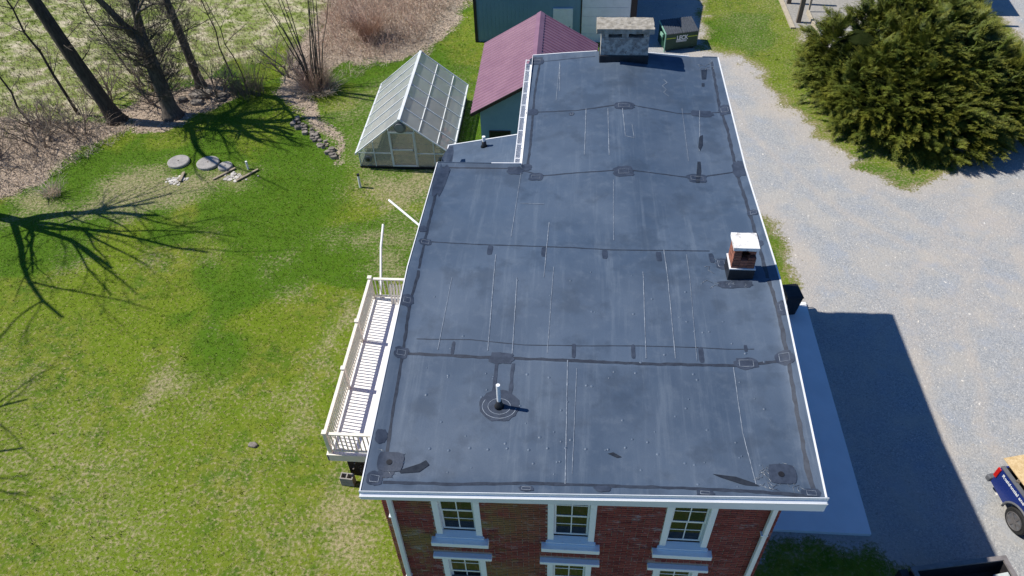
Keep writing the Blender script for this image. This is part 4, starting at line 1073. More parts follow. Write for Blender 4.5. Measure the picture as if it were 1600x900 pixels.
# ---------------------------------------------------------------- open pole shed beyond the yew
ps = empty('pole_shed', (12.95, 42.96, 0), 0, 'open timber pole shed with weathered posts on gravel behind the yew', 'shed')
MB().box(12.6, 22.5, 42.3, 52, -.05, .03).build('gravel_floor', M['block'], ps)
M['sill'] = simple('pale_timber', (.46, .40, .30), (.36, .31, .23), 6, .9)
for (x, y) in ((12.93, 43.0), (12.85, 45.5), (12.85, 48.5), (22.0, 43.0), (22.0, 48.5), (17.5, 43.0)):
    MB().box(x - .12, x + .12, y - .1, y + .1, 0, 3.3).build('post', M['wood_grey'], ps)
MB().box(12.35, 12.60, 42.2, 52, -.05, .1).build('sill_timber', M['sill'], ps)
MB().box(13.62, 13.75, 41.0, 44.2, 0, .22).build('sill_timber', M['sill'], ps)
m = MB(); m.add([(13.75, 44.3, .0), (13.82, 44.3, 0), (13.95, 44.5, 2.2), (13.70, 44.5, 2.2), (13.75, 44.4, .0), (13.82, 44.4, 0), (13.95, 44.6, 2.2), (13.7, 44.6, 2.2)], [(0, 1, 2, 3), (7, 6, 5, 4), (0, 4, 5, 1), (1, 5, 6, 2), (2, 6, 7, 3), (3, 7, 4, 0)])
m.build('brace', M['sill'], ps)
MB().box(12.75, 22.2, 42.9, 43.1, 3.3, 3.5).build('beam', M['wood_grey'], ps)
MB().slab([(15.2, 44.3, 3.6), (22.6, 44.3, 3.6), (22.6, 52.5, 4.6), (15.2, 52.5, 4.6)], (0, -.1, 1), .08).build('roof', M['steel'], ps)
# ---------------------------------------------------------------- pickup truck
M['navy'] = simple('navy_car_paint', (.012, .028, .16), (.016, .034, .18), 2, .22, spec=.6)
M['osb'] = (lambda t: (t.col(t.mix(t.ss(t.noise(14, 5, .7), .35, .65), (.52, .36, .17), (.68, .51, .28))), t.set(Roughness=.9), t.bump(t.noise(30, 4), .3), t.m)[-1])(NT('oriented_strand_board'))
M['taillight'] = simple('red_lens', (.55, .018, .012), (.45, .012, .01), 6, .2)
M['rim'] = simple('grey_alloy', (.11, .105, .105), (.16, .15, .15), 8, .4, metal=.3)
M['greycladding'] = simple('grey_cladding', (.10, .105, .115), (.13, .135, .145), 5, .6)
hd = Vector((.24, -.97, 0)).normalized()
tk = empty('pickup_truck', (13.37, 12.93, 0), math.atan2(-hd.x, hd.y), 'navy blue pickup truck with white lettering and a board in its bed', 'truck')
# local frame: +y forward, +x the right flank, tail at y = 0
def prism_x(prof, x0, x1):      # profile in (y, z)
    m = MB(); k = len(prof)
    m.add([(x0, y, z) for y, z in prof] + [(x1, y, z) for y, z in prof], [tuple(range(k)), tuple(range(k, 2 * k))[::-1]] + [(i, (i + 1) % k, k + (i + 1) % k, k + i) for i in range(k)])
    return m
def arch(yc, zc, r, n=10): return [(yc + r * math.cos(a), zc + r * math.sin(a)) for a in np.linspace(0, math.pi, n)]
bedprof = [(.02, .55), (.02, 1.32), (2.0, 1.34), (2.0, .50)] + arch(1.22, .42, .50)
bed = prism_x(bedprof, .87, .95).build('bed_side', M['navy'], tk, local=True, bevel=.02)
prism_x(bedprof, -.95, -.87).build('bed_side', M['navy'], tk, local=True, bevel=.02)
MB().box(-.869, .869, .02, .08, .55, 1.30).build('tailgate', M['navy'], tk, local=True, bevel=.015)
MB().box(-.868, .868, .08, 1.999, .62, .70).build('bed_floor', M['greycladding'], tk, local=True)
m = MB(); m.bar((.92, .03, 1.345), (.92, 2.0, 1.365), .12, .03); m.build('bed_rail', M['greycladding'], tk, local=True)
m = MB(); m.bar((-.92, .03, 1.345), (-.92, 2.0, 1.365), .12, .03); m.build('bed_rail', M['greycladding'], tk, local=True)
for s in (-1, 1):
    MB().box(s * .955 - .03, s * .955 + .03, -.02, .10, .86, 1.24).build('tail_light', M['taillight'], tk, local=True, bevel=.015)
bp = MB().box(-.98, .98, -.17, .0, .46, .66).build('rear_bumper', M['greycladding'], tk, local=True, bevel=.04)
cabprof = [(2.02, .45), (2.02, 1.36), (2.12, 1.90), (3.35, 1.93), (4.0, 1.36), (5.3, 1.22), (5.42, .95), (5.42, .45)] + arch(4.62, .42, .48)
prism_x(cabprof, -.93, .93).build('cab', M['navy'], tk, local=True, bevel=.05)
for s in (-1, 1):
    MB().slab([(s * .932, 2.2, 1.40), (s * .932, 3.8, 1.40), (s * .932, 3.3, 1.83), (s * .932, 2.25, 1.83)], (s, 0, 0), .006).build('side_window', M['pane'], tk, local=True)
    MB().box(s * .945 - .025, s * .945 + .025, 1.95, 4.0, .42, .56).build('side_cladding', M['greycladding'], tk, local=True, bevel=.02)
    for yc in (1.22, 4.62):
        x0, x1 = sorted((s * .66, s * .94))
        w = MB().tube([(x0, yc, .39), (x0 + .03, yc, .39), (x1 - .03, yc, .39), (x1, yc, .39)], [.36, .39, .39, .36], 28).build('wheel', M['rubber'], tk, local=True)
        xr = s * .945
        MB().tube([(xr - .012, yc, .39), (xr + .002, yc, .39)], .26, 24).build('rim', M['greycladding'], w, local=True)
        for k in range(6):
            a = k * math.pi / 3 + .3
            MB().bar((xr + s * .012, yc + .05 * math.cos(a), .39 + .05 * math.sin(a)), (xr + s * .006, yc + .26 * math.cos(a), .39 + .26 * math.sin(a)), .075, .025, (1, 0, 0)).build('spoke', M['rim'], w, local=True)
        MB().tube([(xr - .01, yc, .39), (xr + s * .025, yc, .39)], .065, 14).build('hub', M['rim'], w, local=True)
        MB().tube([(xr + s * .006, yc + .255 * math.cos(a), .39 + .255 * math.sin(a)) for a in np.linspace(0, 2 * math.pi, 25)], .02, 6, False).build('rim_ring', M['rim'], w, local=True)
    MB().tube([(s * .955, 1.22 + .51 * math.cos(a), .42 + .51 * math.sin(a)) for a in np.linspace(-.1, math.pi + .1, 16)], .035, 8).build('wheel_arch', M['greycladding'], tk, local=True, smooth=True)
MB().box(-.97, .97, 5.35, 5.52, .42, .70).build('front_bumper', M['greycladding'], tk, local=True, bevel=.04)
mw = Matrix(((0, 0, 1, .953), (1, 0, 0, .20), (0, 1, 0, 1.10), (0, 0, 0, 1)))
text('lettering', 'Residential and Commercial', .155, M['letter'], bed, mw, .004)
text('lettering', 'Roofing', .12, M['letter'], bed, Matrix(((0, 0, 1, .953), (1, 0, 0, 1.78), (0, 1, 0, .70), (0, 0, 0, 1))), .003) if False else None
ob = MB().slab([(-.85, -.15, 1.43), (.82, -.15, 1.43), (.82, 2.2, 1.45), (-.85, 2.2, 1.45)], (0, 0, 1), .03).build('strand_board', M['osb'], None, local=True)
ob.matrix_world = Matrix.Translation(tk.location) @ Matrix.Rotation(tk.rotation_euler.z, 4, 'Z')
tag(ob, 'pale strand board sheet laid over the truck bed', 'board')
st = MB(); st.tube([(.90, .55, 1.385), (.4, .75, 1.48), (-.2, .62, 1.482), (-.85, .5, 1.475)], .018, 6); st.tube([(.9, .56, 1.385), (.4, .35, 1.48), (-.5, .2, 1.482)], .018, 6)
st.build('strap', M['wood_grey'], tk, local=True)
# blocks holding the board off the bed rails
for y in (.4, 1.6): MB().box(-.84, .6, y, y + .09, .70, 1.432).build('load_support', M['wood_grey'], tk, local=True)
# ---------------------------------------------------------------- dump trailer
M['steelblk'] = simple('black_steel', (.018, .017, .020), (.035, .032, .034), 7, .5)
M['steelrim'] = simple('worn_grey_rim', (.22, .20, .195), (.16, .145, .14), 8, .6)
tr = empty('dump_trailer', (10.4, 9.8, 0), math.atan2(.44, 2.45), 'black open dump trailer on the gravel beside the house shadow', 'trailer')
L0, L1, T0 = -1.28, 1.22, 3.6
m = MB(); m.box(L0, L1, -.06, 0, .45, 1.16); m.box(L0, L1, -T0, -T0 + .06, .45, 1.16); m.box(L0, L0 + .06, -T0 + .061, -.061, .45, 1.16); m.box(L1 - .06, L1, -T0 + .061, -.061, .45, 1.16); m.box(L0 + .061, L1 - .061, -T0 + .061, -.061, .45, .52)
m.build('box', M['steelblk'], tr, local=True)
m = MB(); m.box(L0 - .04, L1 + .04, -.09, .03, 1.162, 1.22); m.box(L1 - .09, L1 + .03, -T0, -.091, 1.162, 1.22); m.box(L0 - .03, L0 + .09, -T0, -.091, 1.162, 1.22)
m.build('rim', M['steelrim'], tr, local=True)
M['tarp'] = simple('pale_tarp', (.42, .46, .46), (.30, .34, .35), 5, .6, .4, 14)
MB().slab([(L1 - .9, -1.9, .75), (L1 - .07, -2.2, 1.0), (L1 - .07, -.35, 1.05), (L1 - .35, -.3, .85)], (0, 0, 1), .03).build('tarp', M['tarp'], tr, local=True)
for s in (L0 - .16, L1 + .04):
    MB().box(s - .06, s + .18, -2.6, -.9, .68, .74).build('fender', M['steelblk'], tr, local=True, bevel=.02)
    for y in (-1.3, -2.2): MB().tube([(s - .04, y, .33), (s + .16, y, .33)], .33, 20).build('wheel', M['rubber'], tr, local=True)
p = MB().box(L0 - .28, L0 - .05, -.25, .06, .5, 1.05).build('light_post', M['steelblk'], tr, local=True, bevel=.02)
MB().box(L0 - .22, L0 - .12, .061, .085, .7, .9).build('tail_light', M['taillight'], p, local=True)
# ---------------------------------------------------------------- bare trees
def limbs(base, h, r, lean=(0, 0), seed=0, fork=.35, spread=.55, levels=4, nfork=4, twig=1.0, crown_bias=(0, 0), low=None):
    rn = random.Random(seed); trunk = MB(); br = MB()
    base = Vector(base)
    def path(p, d, L, r0, r1, n, wob):
        pts = [p.copy()]; rad = [r0]
        for i in range(n):
            d = (d + Vector((rn.uniform(-wob, wob), rn.uniform(-wob, wob), rn.uniform(-wob * .4, wob * .6)))).normalized()
            p = p + d * (L / n); pts.append(p.copy()); rad.append(r0 + (r1 - r0) * (i + 1) / n)
        return pts, rad, d
    def grow(p, d, L, r, lev):
        ns = 6 if lev < 2 else 4
        pts, rad, dd = path(p, d, L, r, r * .45, ns, .12 + .05 * lev)
        br.tube(pts, rad, 6 if lev < 1.2 else (4 if lev < 3 else 3), False)
        if lev >= levels: return
        k = rn.randint(3, 5) if lev < 2 else rn.randint(2, 4)
        for i in range(k):
            t = rn.uniform(.3, 1.0); j = min(int(t * ns), ns)
            a = rn.uniform(0, 6.283); side = Vector((math.cos(a), math.sin(a), rn.uniform(-.1, .5)))
            nd = (dd * rn.uniform(.6, 1.1) + side * rn.uniform(.4, .9)).normalized()
            grow(pts[j], nd, L * rn.uniform(.45, .75), max(rad[j] * rn.uniform(.4, .65), .008), lev + 1)
    d0 = Vector((lean[0], lean[1], 1)).normalized()
    tp, trd, d1 = path(base + Vector((0, 0, -.2)), d0, h * fork + .2, r * 1.0, r * .72, 7, .035)
    flare = [(tp[0], r * 1.7), (tp[0] + d0 * .35, r * 1.25)]
    trunk.tube([flare[0][0], flare[1][0]] + tp[1:], [flare[0][1], flare[1][1]] + trd[1:], 12)
    for i in range(nfork):
        a = 6.283 * i / nfork + rn.uniform(-.5, .5)
        d = (d0 + Vector((math.cos(a) + crown_bias[0], math.sin(a) + crown_bias[1], 0)) * spread * rn.uniform(.6, 1.3)).normalized()
        grow(tp[-1] - d1 * rn.uniform(0, .8), d, h * (1 - fork) * rn.uniform(.55, .85), r * rn.uniform(.38, .6), 1)
    for i in range(low or 0):
        j = rn.randint(2, 7); a = rn.uniform(0, 6.283)
        grow(tp[min(j, len(tp) - 1)], Vector((math.cos(a), math.sin(a), rn.uniform(.1, .9))).normalized(), rn.uniform(.8, 2.2), rn.uniform(.016, .032), 2 if low < 20 else 1.5)
    return trunk, br
def tree(name, base, h, r, label, mat='bark', **kw):
    t, b = limbs(base, h, r, **kw)
    root = empty(name, base, 0, label, 'tree', kw.get('group'))
    t.build('trunk', M[mat], root, smooth=True)
    b.build('branches', M['bark2'] if mat != 'bark' else M['bark'], root, smooth=True)
    return root
tree('bare_tree', (-22.86, 31.86, 0), 15, .36, 'thick smooth dark trunk leaning over the brush', lean=(-.21, 0), seed=3, fork=.5, spread=.5, low=6)
tree('bare_tree', (-20.13, 32.34, 0), 10.5, .40, 'stout gnarled tree wrapped in fine twigs', 'bark2', lean=(-.05, 0), seed=5, fork=.42, spread=.5, low=70)
tree('bare_tree', (-19.68, 35.19, 0), 11, .24, 'slimmer bare tree rising behind the pale stones', 'bark2', lean=(-.05, 0), seed=9, fork=.5, spread=.4, low=26)
tree('bare_tree', (-26.3, 24.3, 0), 14.5, .30, 'bare tree at the lawn edge casting a branching shadow', seed=21, fork=.26, spread=.62, nfork=6)
tree('bare_tree', (-24.6, 13.0, 0), 10.5, .20, 'bare tree casting faint shadows on the lower lawn', seed=31, fork=.4, spread=.6, nfork=4)
def sapling(base, top, r, label, seed, k=7):
    rn = random.Random(seed); b = Vector(base); t = Vector(top); t = b + (t - b) * 1.5
    root = empty('sapling', base, 0, label, 'sapling')
    pts = [b + (t - b) * (i / 8) + Vector((rn.uniform(-.08, .08), rn.uniform(-.08, .08), 0)) * (i > 0) for i in range(9)]
    MB().tube(pts, [r * (1 - .8 * i / 8) for i in range(9)], 7).build('stem', M['bark'], root, smooth=True)
    m = MB()
    for i in range(k):
        j = rn.randint(2, 7); a = rn.uniform(0, 6.283); L = rn.uniform(.6, 1.9); d = Vector((math.cos(a) * .8, math.sin(a) * .8, rn.uniform(.5, 1.2))).normalized()
        p = [pts[j] + d * L * q + Vector((rn.uniform(-.07, .07), rn.uniform(-.07, .07), 0)) for q in (0, .3, .65, 1)]; p[0] = pts[j]
        m.tube(p, [r * .35, r * .28, r * .2, .006], 4, False)
        for _ in range(2):
            s = p[rn.randint(1, 3)]; e = s + (d + Vector((rn.uniform(-.8, .8), rn.uniform(-.8, .8), .2))).normalized() * rn.uniform(.3, .8)
            m.tube([s, (s + e) / 2 + Vector((0, 0, .04)), e], [.012, .009, .004], 3, False)
    m.build('twigs', M['bark2'], root)
sapling((-25.16, 32.34, 0), (-25.9, 32.34, 5.9), .085, 'thin dark sapling between the brush and the leaning trunk', 1, 12)
sapling((-27.4, 31.6, 0), (-28.1, 31.9, 4.2), .06, 'thin sapling in the brush farthest from the house', 2, 9)
sapling((-24.2, 36.5, 0), (-25.6, 36.8, 4.4), .05, 'crooked sapling in the meadow behind the leaning trunk', 3, 9)
sapling((-18.3, 36.2, 0), (-18.8, 36.4, 4.6), .045, 'slender sapling in the meadow beside the slimmer tree', 4, 8)
sapling((-17.2, 35.2, 0), (-18.0, 35.4, 4.2), .035, 'wispy sapling rising from the tangled twigs by the lawn', 5, 8)
# ---------------------------------------------------------------- shrubs and brush: many thin stems
def stems(n, cx, cy, rx, ry, hmin, hmax, r, lean, seed, poly=None, arch_=.4):
    g = np.random.default_rng(seed); V = []; F = []
    if poly is not None:
        P = np.array(poly); lo, hi = P.min(0), P.max(0)
        X = g.uniform(lo[0], hi[0], n * 4); Y = g.uniform(lo[1], hi[1], n * 4); k = poly_sd(X, Y, poly) < 0
        X, Y = X[k][:n], Y[k][:n]
    else:
        a = g.uniform(0, 6.283, n); q = np.sqrt(g.random(n)); X, Y = cx + rx * q * np.cos(a), cy + ry * q * np.sin(a)
    n = len(X); h = g.uniform(hmin, hmax, n); a = g.uniform(0, 6.283, n)
    if poly is None: a = np.arctan2(Y - cy, X - cx) + g.normal(0, .5, n)
    L = h * lean * g.uniform(.3, 1.3, n); S = 5
    T = np.linspace(0, 1, S)
    for i in range(S):
        t = T[i]
        px = X + np.cos(a) * L * t ** 1.3 + g.normal(0, .03, n) * (i > 0); py = Y + np.sin(a) * L * t ** 1.3 + g.normal(0, .03, n) * (i > 0)
        pz = h * (t - arch_ * t * t * g.uniform(.2, 1, n)) - .03 * (i == 0)
        rr = r * (1 - .75 * t)
        for k in range(3):
            V.append(np.stack([px + rr * math.cos(k * 2.094), py + rr * math.sin(k * 2.094), pz], 1))
    V = np.stack(V, 0)                       # (S*3, n, 3)
    V = V.transpose(1, 0, 2).reshape(-1, 3)
    f = []
    for i in range(S - 1):
        for k in range(3): f.append((i * 3 + k, i * 3 + (k + 1) % 3, i * 3 + 3 + (k + 1) % 3, i * 3 + 3 + k))
    f = np.array(f); F = (f[None] + (np.arange(n) * S * 3)[:, None, None]).reshape(-1, 4)
    return V, F
def brush(name, label, cat, mat, args, kind='stuff'):
    V, F = stems(**args)
    return tag(np_mesh(name, V, F, M[mat]), label, cat, kind=kind)
def shrub(name, label, loc, parts):
    root = empty(name, (*loc, 0), 0, label, 'shrub')
    for nm, mat, args in parts:
        V, F = stems(cx=0, cy=0, **args); np_mesh(nm, V, F, M[mat], root)
shrub('bare_shrub', 'multi-stemmed bare shrub with a skirt of russet canes beside the greenhouse bed', (-13.4, 35.0), [
    ('tall_stems', 'bark2', dict(n=14, rx=.35, ry=.3, hmin=4.5, hmax=8, r=.045, lean=.28, seed=4, arch_=.1)),
    ('canes', 'cane', dict(n=420, rx=.7, ry=.6, hmin=.8, hmax=2.6, r=.012, lean=.45, seed=5)),
    ('dead_skirt', 'straw', dict(n=500, rx=1.1, ry=.9, hmin=.25, hmax=.8, r=.011, lean=1.5, seed=6))])
shrub('bare_shrub', 'fan-shaped russet cane shrub at the front of the thicket', (-11.6, 40.6), [
    ('canes', 'cane', dict(n=420, rx=.5, ry=.4, hmin=1.2, hmax=3.0, r=.013, lean=.55, seed=15)),
    ('dead_skirt', 'straw', dict(n=300, rx=1.0, ry=.8, hmin=.2, hmax=.6, r=.012, lean=1.4, seed=16))])
shrub('bare_shrub', 'grey twiggy shrub beside the slimmer bare tree', (-17.0, 34.6), [
    ('canes', 'twig', dict(n=260, rx=.9, ry=.7, hmin=.8, hmax=2.4, r=.010, lean=.6, seed=25))])
shrub('bare_shrub', 'pale bleached bunch of straw at the corner of the brush', (-23.0, 25.6), [
    ('straw', 'straw', dict(n=130, rx=.35, ry=.25, hmin=.5, hmax=1.2, r=.012, lean=.8, seed=35))])
TH1 = [(-14.5, 38.5), (-11.0, 38.2), (-8.6, 40.5), (-6.9, 46.5), (-15.5, 48)]
brush('bramble_thicket', 'dense russet bramble thicket beyond the greenhouse', 'brush', 'cane', dict(n=1500, cx=0, cy=0, rx=0, ry=0, hmin=.5, hmax=2.4, r=.012, lean=.9, seed=41, poly=TH1, arch_=.6))
brush('thicket_litter', 'pale dead stalks low in the bramble thicket', 'brush', 'straw', dict(n=1900, cx=0, cy=0, rx=0, ry=0, hmin=.15, hmax=.7, r=.012, lean=1.3, seed=42, poly=[(-16, 36.4), (-11.5, 36.2), (-8.2, 39), (-6.2, 46.5), (-16, 48)], arch_=.7))
TH2 = [(-30, 33.2), (-24, 32.6), (-21.5, 31.5), (-22.0, 29.6), (-23.4, 27.3), (-25.2, 25.2), (-30, 24.5)]
brush('brush_pile', 'tangled grey brown brush at the lawn corner', 'brush', 'twig', dict(n=520, cx=0, cy=0, rx=0, ry=0, hmin=.4, hmax=1.9, r=.014, lean=1.2, seed=43, poly=TH2, arch_=.6))
brush('brush_litter', 'low dead stems and leaves under the brush', 'brush', 'straw', dict(n=1500, cx=0, cy=0, rx=0, ry=0, hmin=.1, hmax=.4, r=.013, lean=1.6, seed=44, poly=TH2, arch_=.7))
brush('meadow_twigs', 'sparse grey twigs growing between the trees', 'brush', 'twig', dict(n=700, cx=0, cy=0, rx=0, ry=0, hmin=.4, hmax=2.6, r=.007, lean=.6, seed=45, poly=[(-31, 33), (-21.5, 32.4), (-16.5, 33.2), (-15.5, 37), (-18, 40), (-31, 39)], arch_=.3))
def in_view_box(x, y): return np.ones(len(x), bool)
# branching bare bushes among the trees and in the brush
BB = [(-21.5, 33.6, 2.8, 'grey branching bush just behind the stout gnarled tree'), (-22.6, 35.0, 3.0, 'grey branching bush between the leaning and the gnarled trunks'), (-18.5, 34.2, 2.6, 'low branching bush between the pale stones and the lawn'), (-24.2, 33.4, 2.6, 'branching bush at the foot of the thin dark sapling'), (-25.6, 29.6, 2.2, 'branching bush in the middle of the tangled brush'), (-27.4, 28.2, 2.4, 'branching bush in the brush away from the lawn'), (-24.2, 30.6, 1.9, 'branching bush in the brush beside the leaning trunk'), (-26.3, 31.0, 2.2, 'branching bush under the saplings in the brush'), (-15.3, 36.6, 2.8, 'branching bush behind the multi-stemmed shrub')]
for i, (bx_, by_, bh_, lab) in enumerate(BB):
    root = empty('bare_bush', (bx_, by_, 0), 0, lab, 'bush', 'bare bushes along the meadow edge')
    m = MB()
    for j in range(4):
        a = j * 1.6 + i
        t_, b_ = limbs((bx_ + .25 * math.cos(a), by_ + .25 * math.sin(a), 0), bh_ * random.uniform(.8, 1.2), .055, lean=(.5 * math.cos(a), .5 * math.sin(a)), seed=100 + i * 7 + j, fork=.3, spread=.8, levels=3, nfork=4)
        m.add(b_.v, b_.f); m.add(t_.v, t_.f)
    m.build('branches', M['twig'], root)
# fallen leaves
gl = np.random.default_rng(123); x = gl.uniform(-32, -6, 90000); y = gl.uniform(24, 47, 90000)
k = (masks(x, y)[1] > .35) & in_view_box(x, y); x, y = x[k][:8000], y[k][:8000]; n = len(x)
a = gl.uniform(0, 6.283, n); s_ = gl.uniform(.015, .05, n); z = .01 + gl.uniform(0, .05, n); V = []
for j in range(4): V.append(np.stack([x + s_ * np.cos(a + j * 1.571) * (1.4 if j % 2 else .8), y + s_ * np.sin(a + j * 1.571) * (1.4 if j % 2 else .8), gz(x, y) + z + gl.uniform(-.02, .02, n)], 1))
V = np.stack(V, 1).reshape(-1, 3); F = np.arange(len(V)).reshape(-1, 4)
M['leaf'] = simple('fallen_leaf', (.46, .38, .30), (.27, .20, .15), 1.2, .9, isl=.55)
tag(np_mesh('leaf_litter', V, F, M['leaf']), 'brown fallen leaves under the trees and brush', 'leaves', kind='stuff')
# loose stones over the drive
gp_ = np.random.default_rng(99); x = gp_.uniform(5, 32, 60000); y = gp_.uniform(7, 46, 60000)
k = (masks(x, y)[3] > .35) & ~((x > 3.6) & (x < 8.9) & (y > 11) & (y < 20.3)); x, y = x[k][:24000], y[k][:24000]; n = len(x)
s_ = gp_.uniform(.008, .026, n) * (1 + (gp_.random(n) > .97) * 1.0); a = gp_.uniform(0, 6.283, n); V = []
for j in range(4): V.append(np.stack([x + s_ * np.cos(a + j * 1.571) * (1.3 if j % 2 else .8), y + s_ * np.sin(a + j * 1.571) * (1.3 if j % 2 else .8), np.full(n, .012)], 1))
V.append(np.stack([x, y, .014 + s_ * .9], 1)); V = np.stack(V, 1).reshape(-1, 3)
F = (np.array([(0, 1, 4), (1, 2, 4), (2, 3, 4), (3, 0, 4)])[None] + (np.arange(n) * 5)[:, None, None]).reshape(-1, 3)
M['pebble'] = simple('drive_pebble', (.36, .36, .36), (.50, .47, .42), 3, .9, isl=.4)
tag(np_mesh('loose_gravel', V, F, M['pebble']), 'loose stones scattered over the gravel drive', 'gravel', kind='stuff')
# ---------------------------------------------------------------- the big yew
def yew_mat():
    t = NT('yew_foliage')
    r = t.n('ShaderNodeNewGeometry').outputs['Random Per Island']
    at = t.attr('tip')
    c = t.mix(t.ss(t.noise(1.3, 4), .35, .65), (.040, .072, .012), (.075, .105, .014))
    c = t.mix(at[0], c, (.32, .285, .03))
    v = t.math('MULTIPLY_ADD', r, .7); v.node.inputs[2].default_value = .65
    cc = t.n('ShaderNodeCombineColor')
    for i in range(3): t.l(v, cc.inputs[i])
    t.col(t.mix(1.0, c, cc.outputs[0], 'MULTIPLY')); t.set(Roughness=.6, Specular_IOR_Level=.25)
    return t.m
M['yew'] = yew_mat()
M['yewcore'] = simple('yew_shade_core', (.010, .016, .005), (.018, .024, .008), 5, 1.0, spec=0)  # near-black: the shade inside the yew is put into this colour
yew = empty('yew', (16.6, 33.4, 0), 0, 'huge spreading dark green yew beside the gravel drive', 'shrub')
LOBES = [(15.2, 32.4, 1.3, 3.2, 3.1, 2.6), (13.9, 35.0, 1.5, 2.5, 3.0, 2.6), (16.8, 36.0, 1.7, 3.4, 3.4, 3.1), (16.9, 31.6, .9, 2.8, 2.5, 2.0), (19.3, 32.8, 1.1, 2.8, 2.3, 2.1), (20.4, 34.0, 1.0, 2.1, 1.9, 1.6), (16.6, 33.6, 2.0, 3.0, 2.8, 2.9)]
def spray():                                   # one feathery shoot along +x, leaf triangles on both sides
    V = []; T = []
    n = 26
    for i in range(n):
        t = i / n; x = t * 1.0; w = (.34 * (1 - t) + .06); s = 1 if i % 2 else -1
        z = .18 * math.sin(t * 2.2) + rng.normal(0, .02)
        V += [(x, 0, z), (x + .10, s * .02, z + .01), (x + .16 + rng.uniform(0, .06), s * w * rng.uniform(.6, 1.1), z + rng.uniform(-.06, .09))]; T += [.1 * t, .15 + .3 * t, .35 + .65 * t]
    return np.array(V), np.array(T)
SP = [spray() for _ in range(6)]
VV = []; TT = []
for (lx, ly, lz, ax, ay, az) in LOBES:
    N = int(44 * (ax * ay + ax * az))
    u = rng.normal(size=(N * 2, 3)); u /= np.linalg.norm(u, axis=1)[:, None]; u = u[u[:, 2] > -.35][:N]
    for d in u:
        root_ = np.array([lx, ly, lz]) + d * np.array([ax, ay, az]) * rng.uniform(.62, .92) * (.84 + .34 * fbm(np.array([lx + d[0] * 2.2]), np.array([ly + d[1] * 2.2 + d[2] * 2]), 55)[0])
        ins = False
        for (bx, by, bz, a2, b2, c2) in LOBES:
            if ((root_[0] - bx) / a2) ** 2 + ((root_[1] - by) / b2) ** 2 + ((root_[2] - bz) / c2) ** 2 < .36: ins = True; break
        if ins or root_[2] < .1: continue
        if fbm(np.array([root_[0] * .75 + 4]), np.array([root_[1] * .75 + root_[2] * .6]), 33, 2)[0] < .40: continue
        out = np.array([d[0] * .8 + .15, d[1] * .8 - .2, d[2] * .5 + .22]) + rng.normal(0, .36, 3); out /= np.linalg.norm(out)
        L = rng.uniform(.45, 1.05); sid = np.cross([0, 0, 1.0], out); sid /= np.linalg.norm(sid) + 1e-9
        bright = rng.uniform(.35, 1.0)
        ns = int(12 * L) + 4
        for q in range(ns):
            t = rng.uniform(.12, 1.0); p = root_ + out * L * t + np.array([0, 0, -.28 * L * t * t]) + sid * rng.normal(0, .16 * (1.15 - t)) + np.array([0, 0, rng.normal(0, .06)])
            if p[2] < .06: continue
            dd = out + sid * rng.choice([-1, 1]) * rng.uniform(.1, 1.0) * (1.1 - t) + np.array([0, 0, rng.uniform(-.25, .15) - .3 * t]) ; dd /= np.linalg.norm(dd)
            up = np.array([0, 0, 1.0]) + rng.normal(0, .22, 3); sd_ = np.cross(up, dd); sd_ /= np.linalg.norm(sd_) + 1e-9; u2 = np.cross(dd, sd_)
            v, tt = SP[rng.integers(6)]; s = rng.uniform(.28, .58) * (1.15 - .3 * t)
            VV.append(p + (v[:, :1] * dd + v[:, 1:2] * sd_ + v[:, 2:] * u2) * s); TT.append(np.clip(tt * bright * (.25 + .9 * t), 0, 1))
V = np.concatenate(VV) - np.array([16.6, 33.4, 0]); F = np.arange(len(V)).reshape(-1, 3)
cr = np_mesh('crown', V, F, M['yew'], yew)
at = cr.data.color_attributes.new('tip', 'FLOAT_COLOR', 'POINT'); tt = np.clip(np.concatenate(TT), 0, 1)
at.data.foreach_set('color', np.stack([tt, tt, tt, np.ones_like(tt)], 1).astype(np.float32).ravel())
m = MB()
for i in range(44):
    a = random.uniform(0, 6.283); e = random.uniform(.15, 1.2); L = random.uniform(2.0, 3.4)
    b = Vector((16.4 + random.uniform(-1.5, 2.5), 33.6 + random.uniform(-1, 1.5), 0)); d = Vector((math.cos(a) * math.cos(e), math.sin(a) * math.cos(e), math.sin(e)))
    m.tube([b, b + d * L * .5 + Vector((0, 0, .15)), b + d * L], [.10, .06, .015], 6)
m.build('trunk', M['bark'], yew)
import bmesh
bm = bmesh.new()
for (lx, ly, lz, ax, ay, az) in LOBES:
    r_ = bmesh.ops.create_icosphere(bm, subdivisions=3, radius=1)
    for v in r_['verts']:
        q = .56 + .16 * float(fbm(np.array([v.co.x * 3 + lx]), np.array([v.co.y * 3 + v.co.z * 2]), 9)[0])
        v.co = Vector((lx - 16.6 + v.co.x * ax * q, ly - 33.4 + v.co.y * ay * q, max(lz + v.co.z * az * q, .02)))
me = bpy.data.meshes.new('shade_core'); bm.to_mesh(me); bm.free(); link('shade_core', me, yew, M['yewcore'])  # solid dark core added inside the foliage to block light
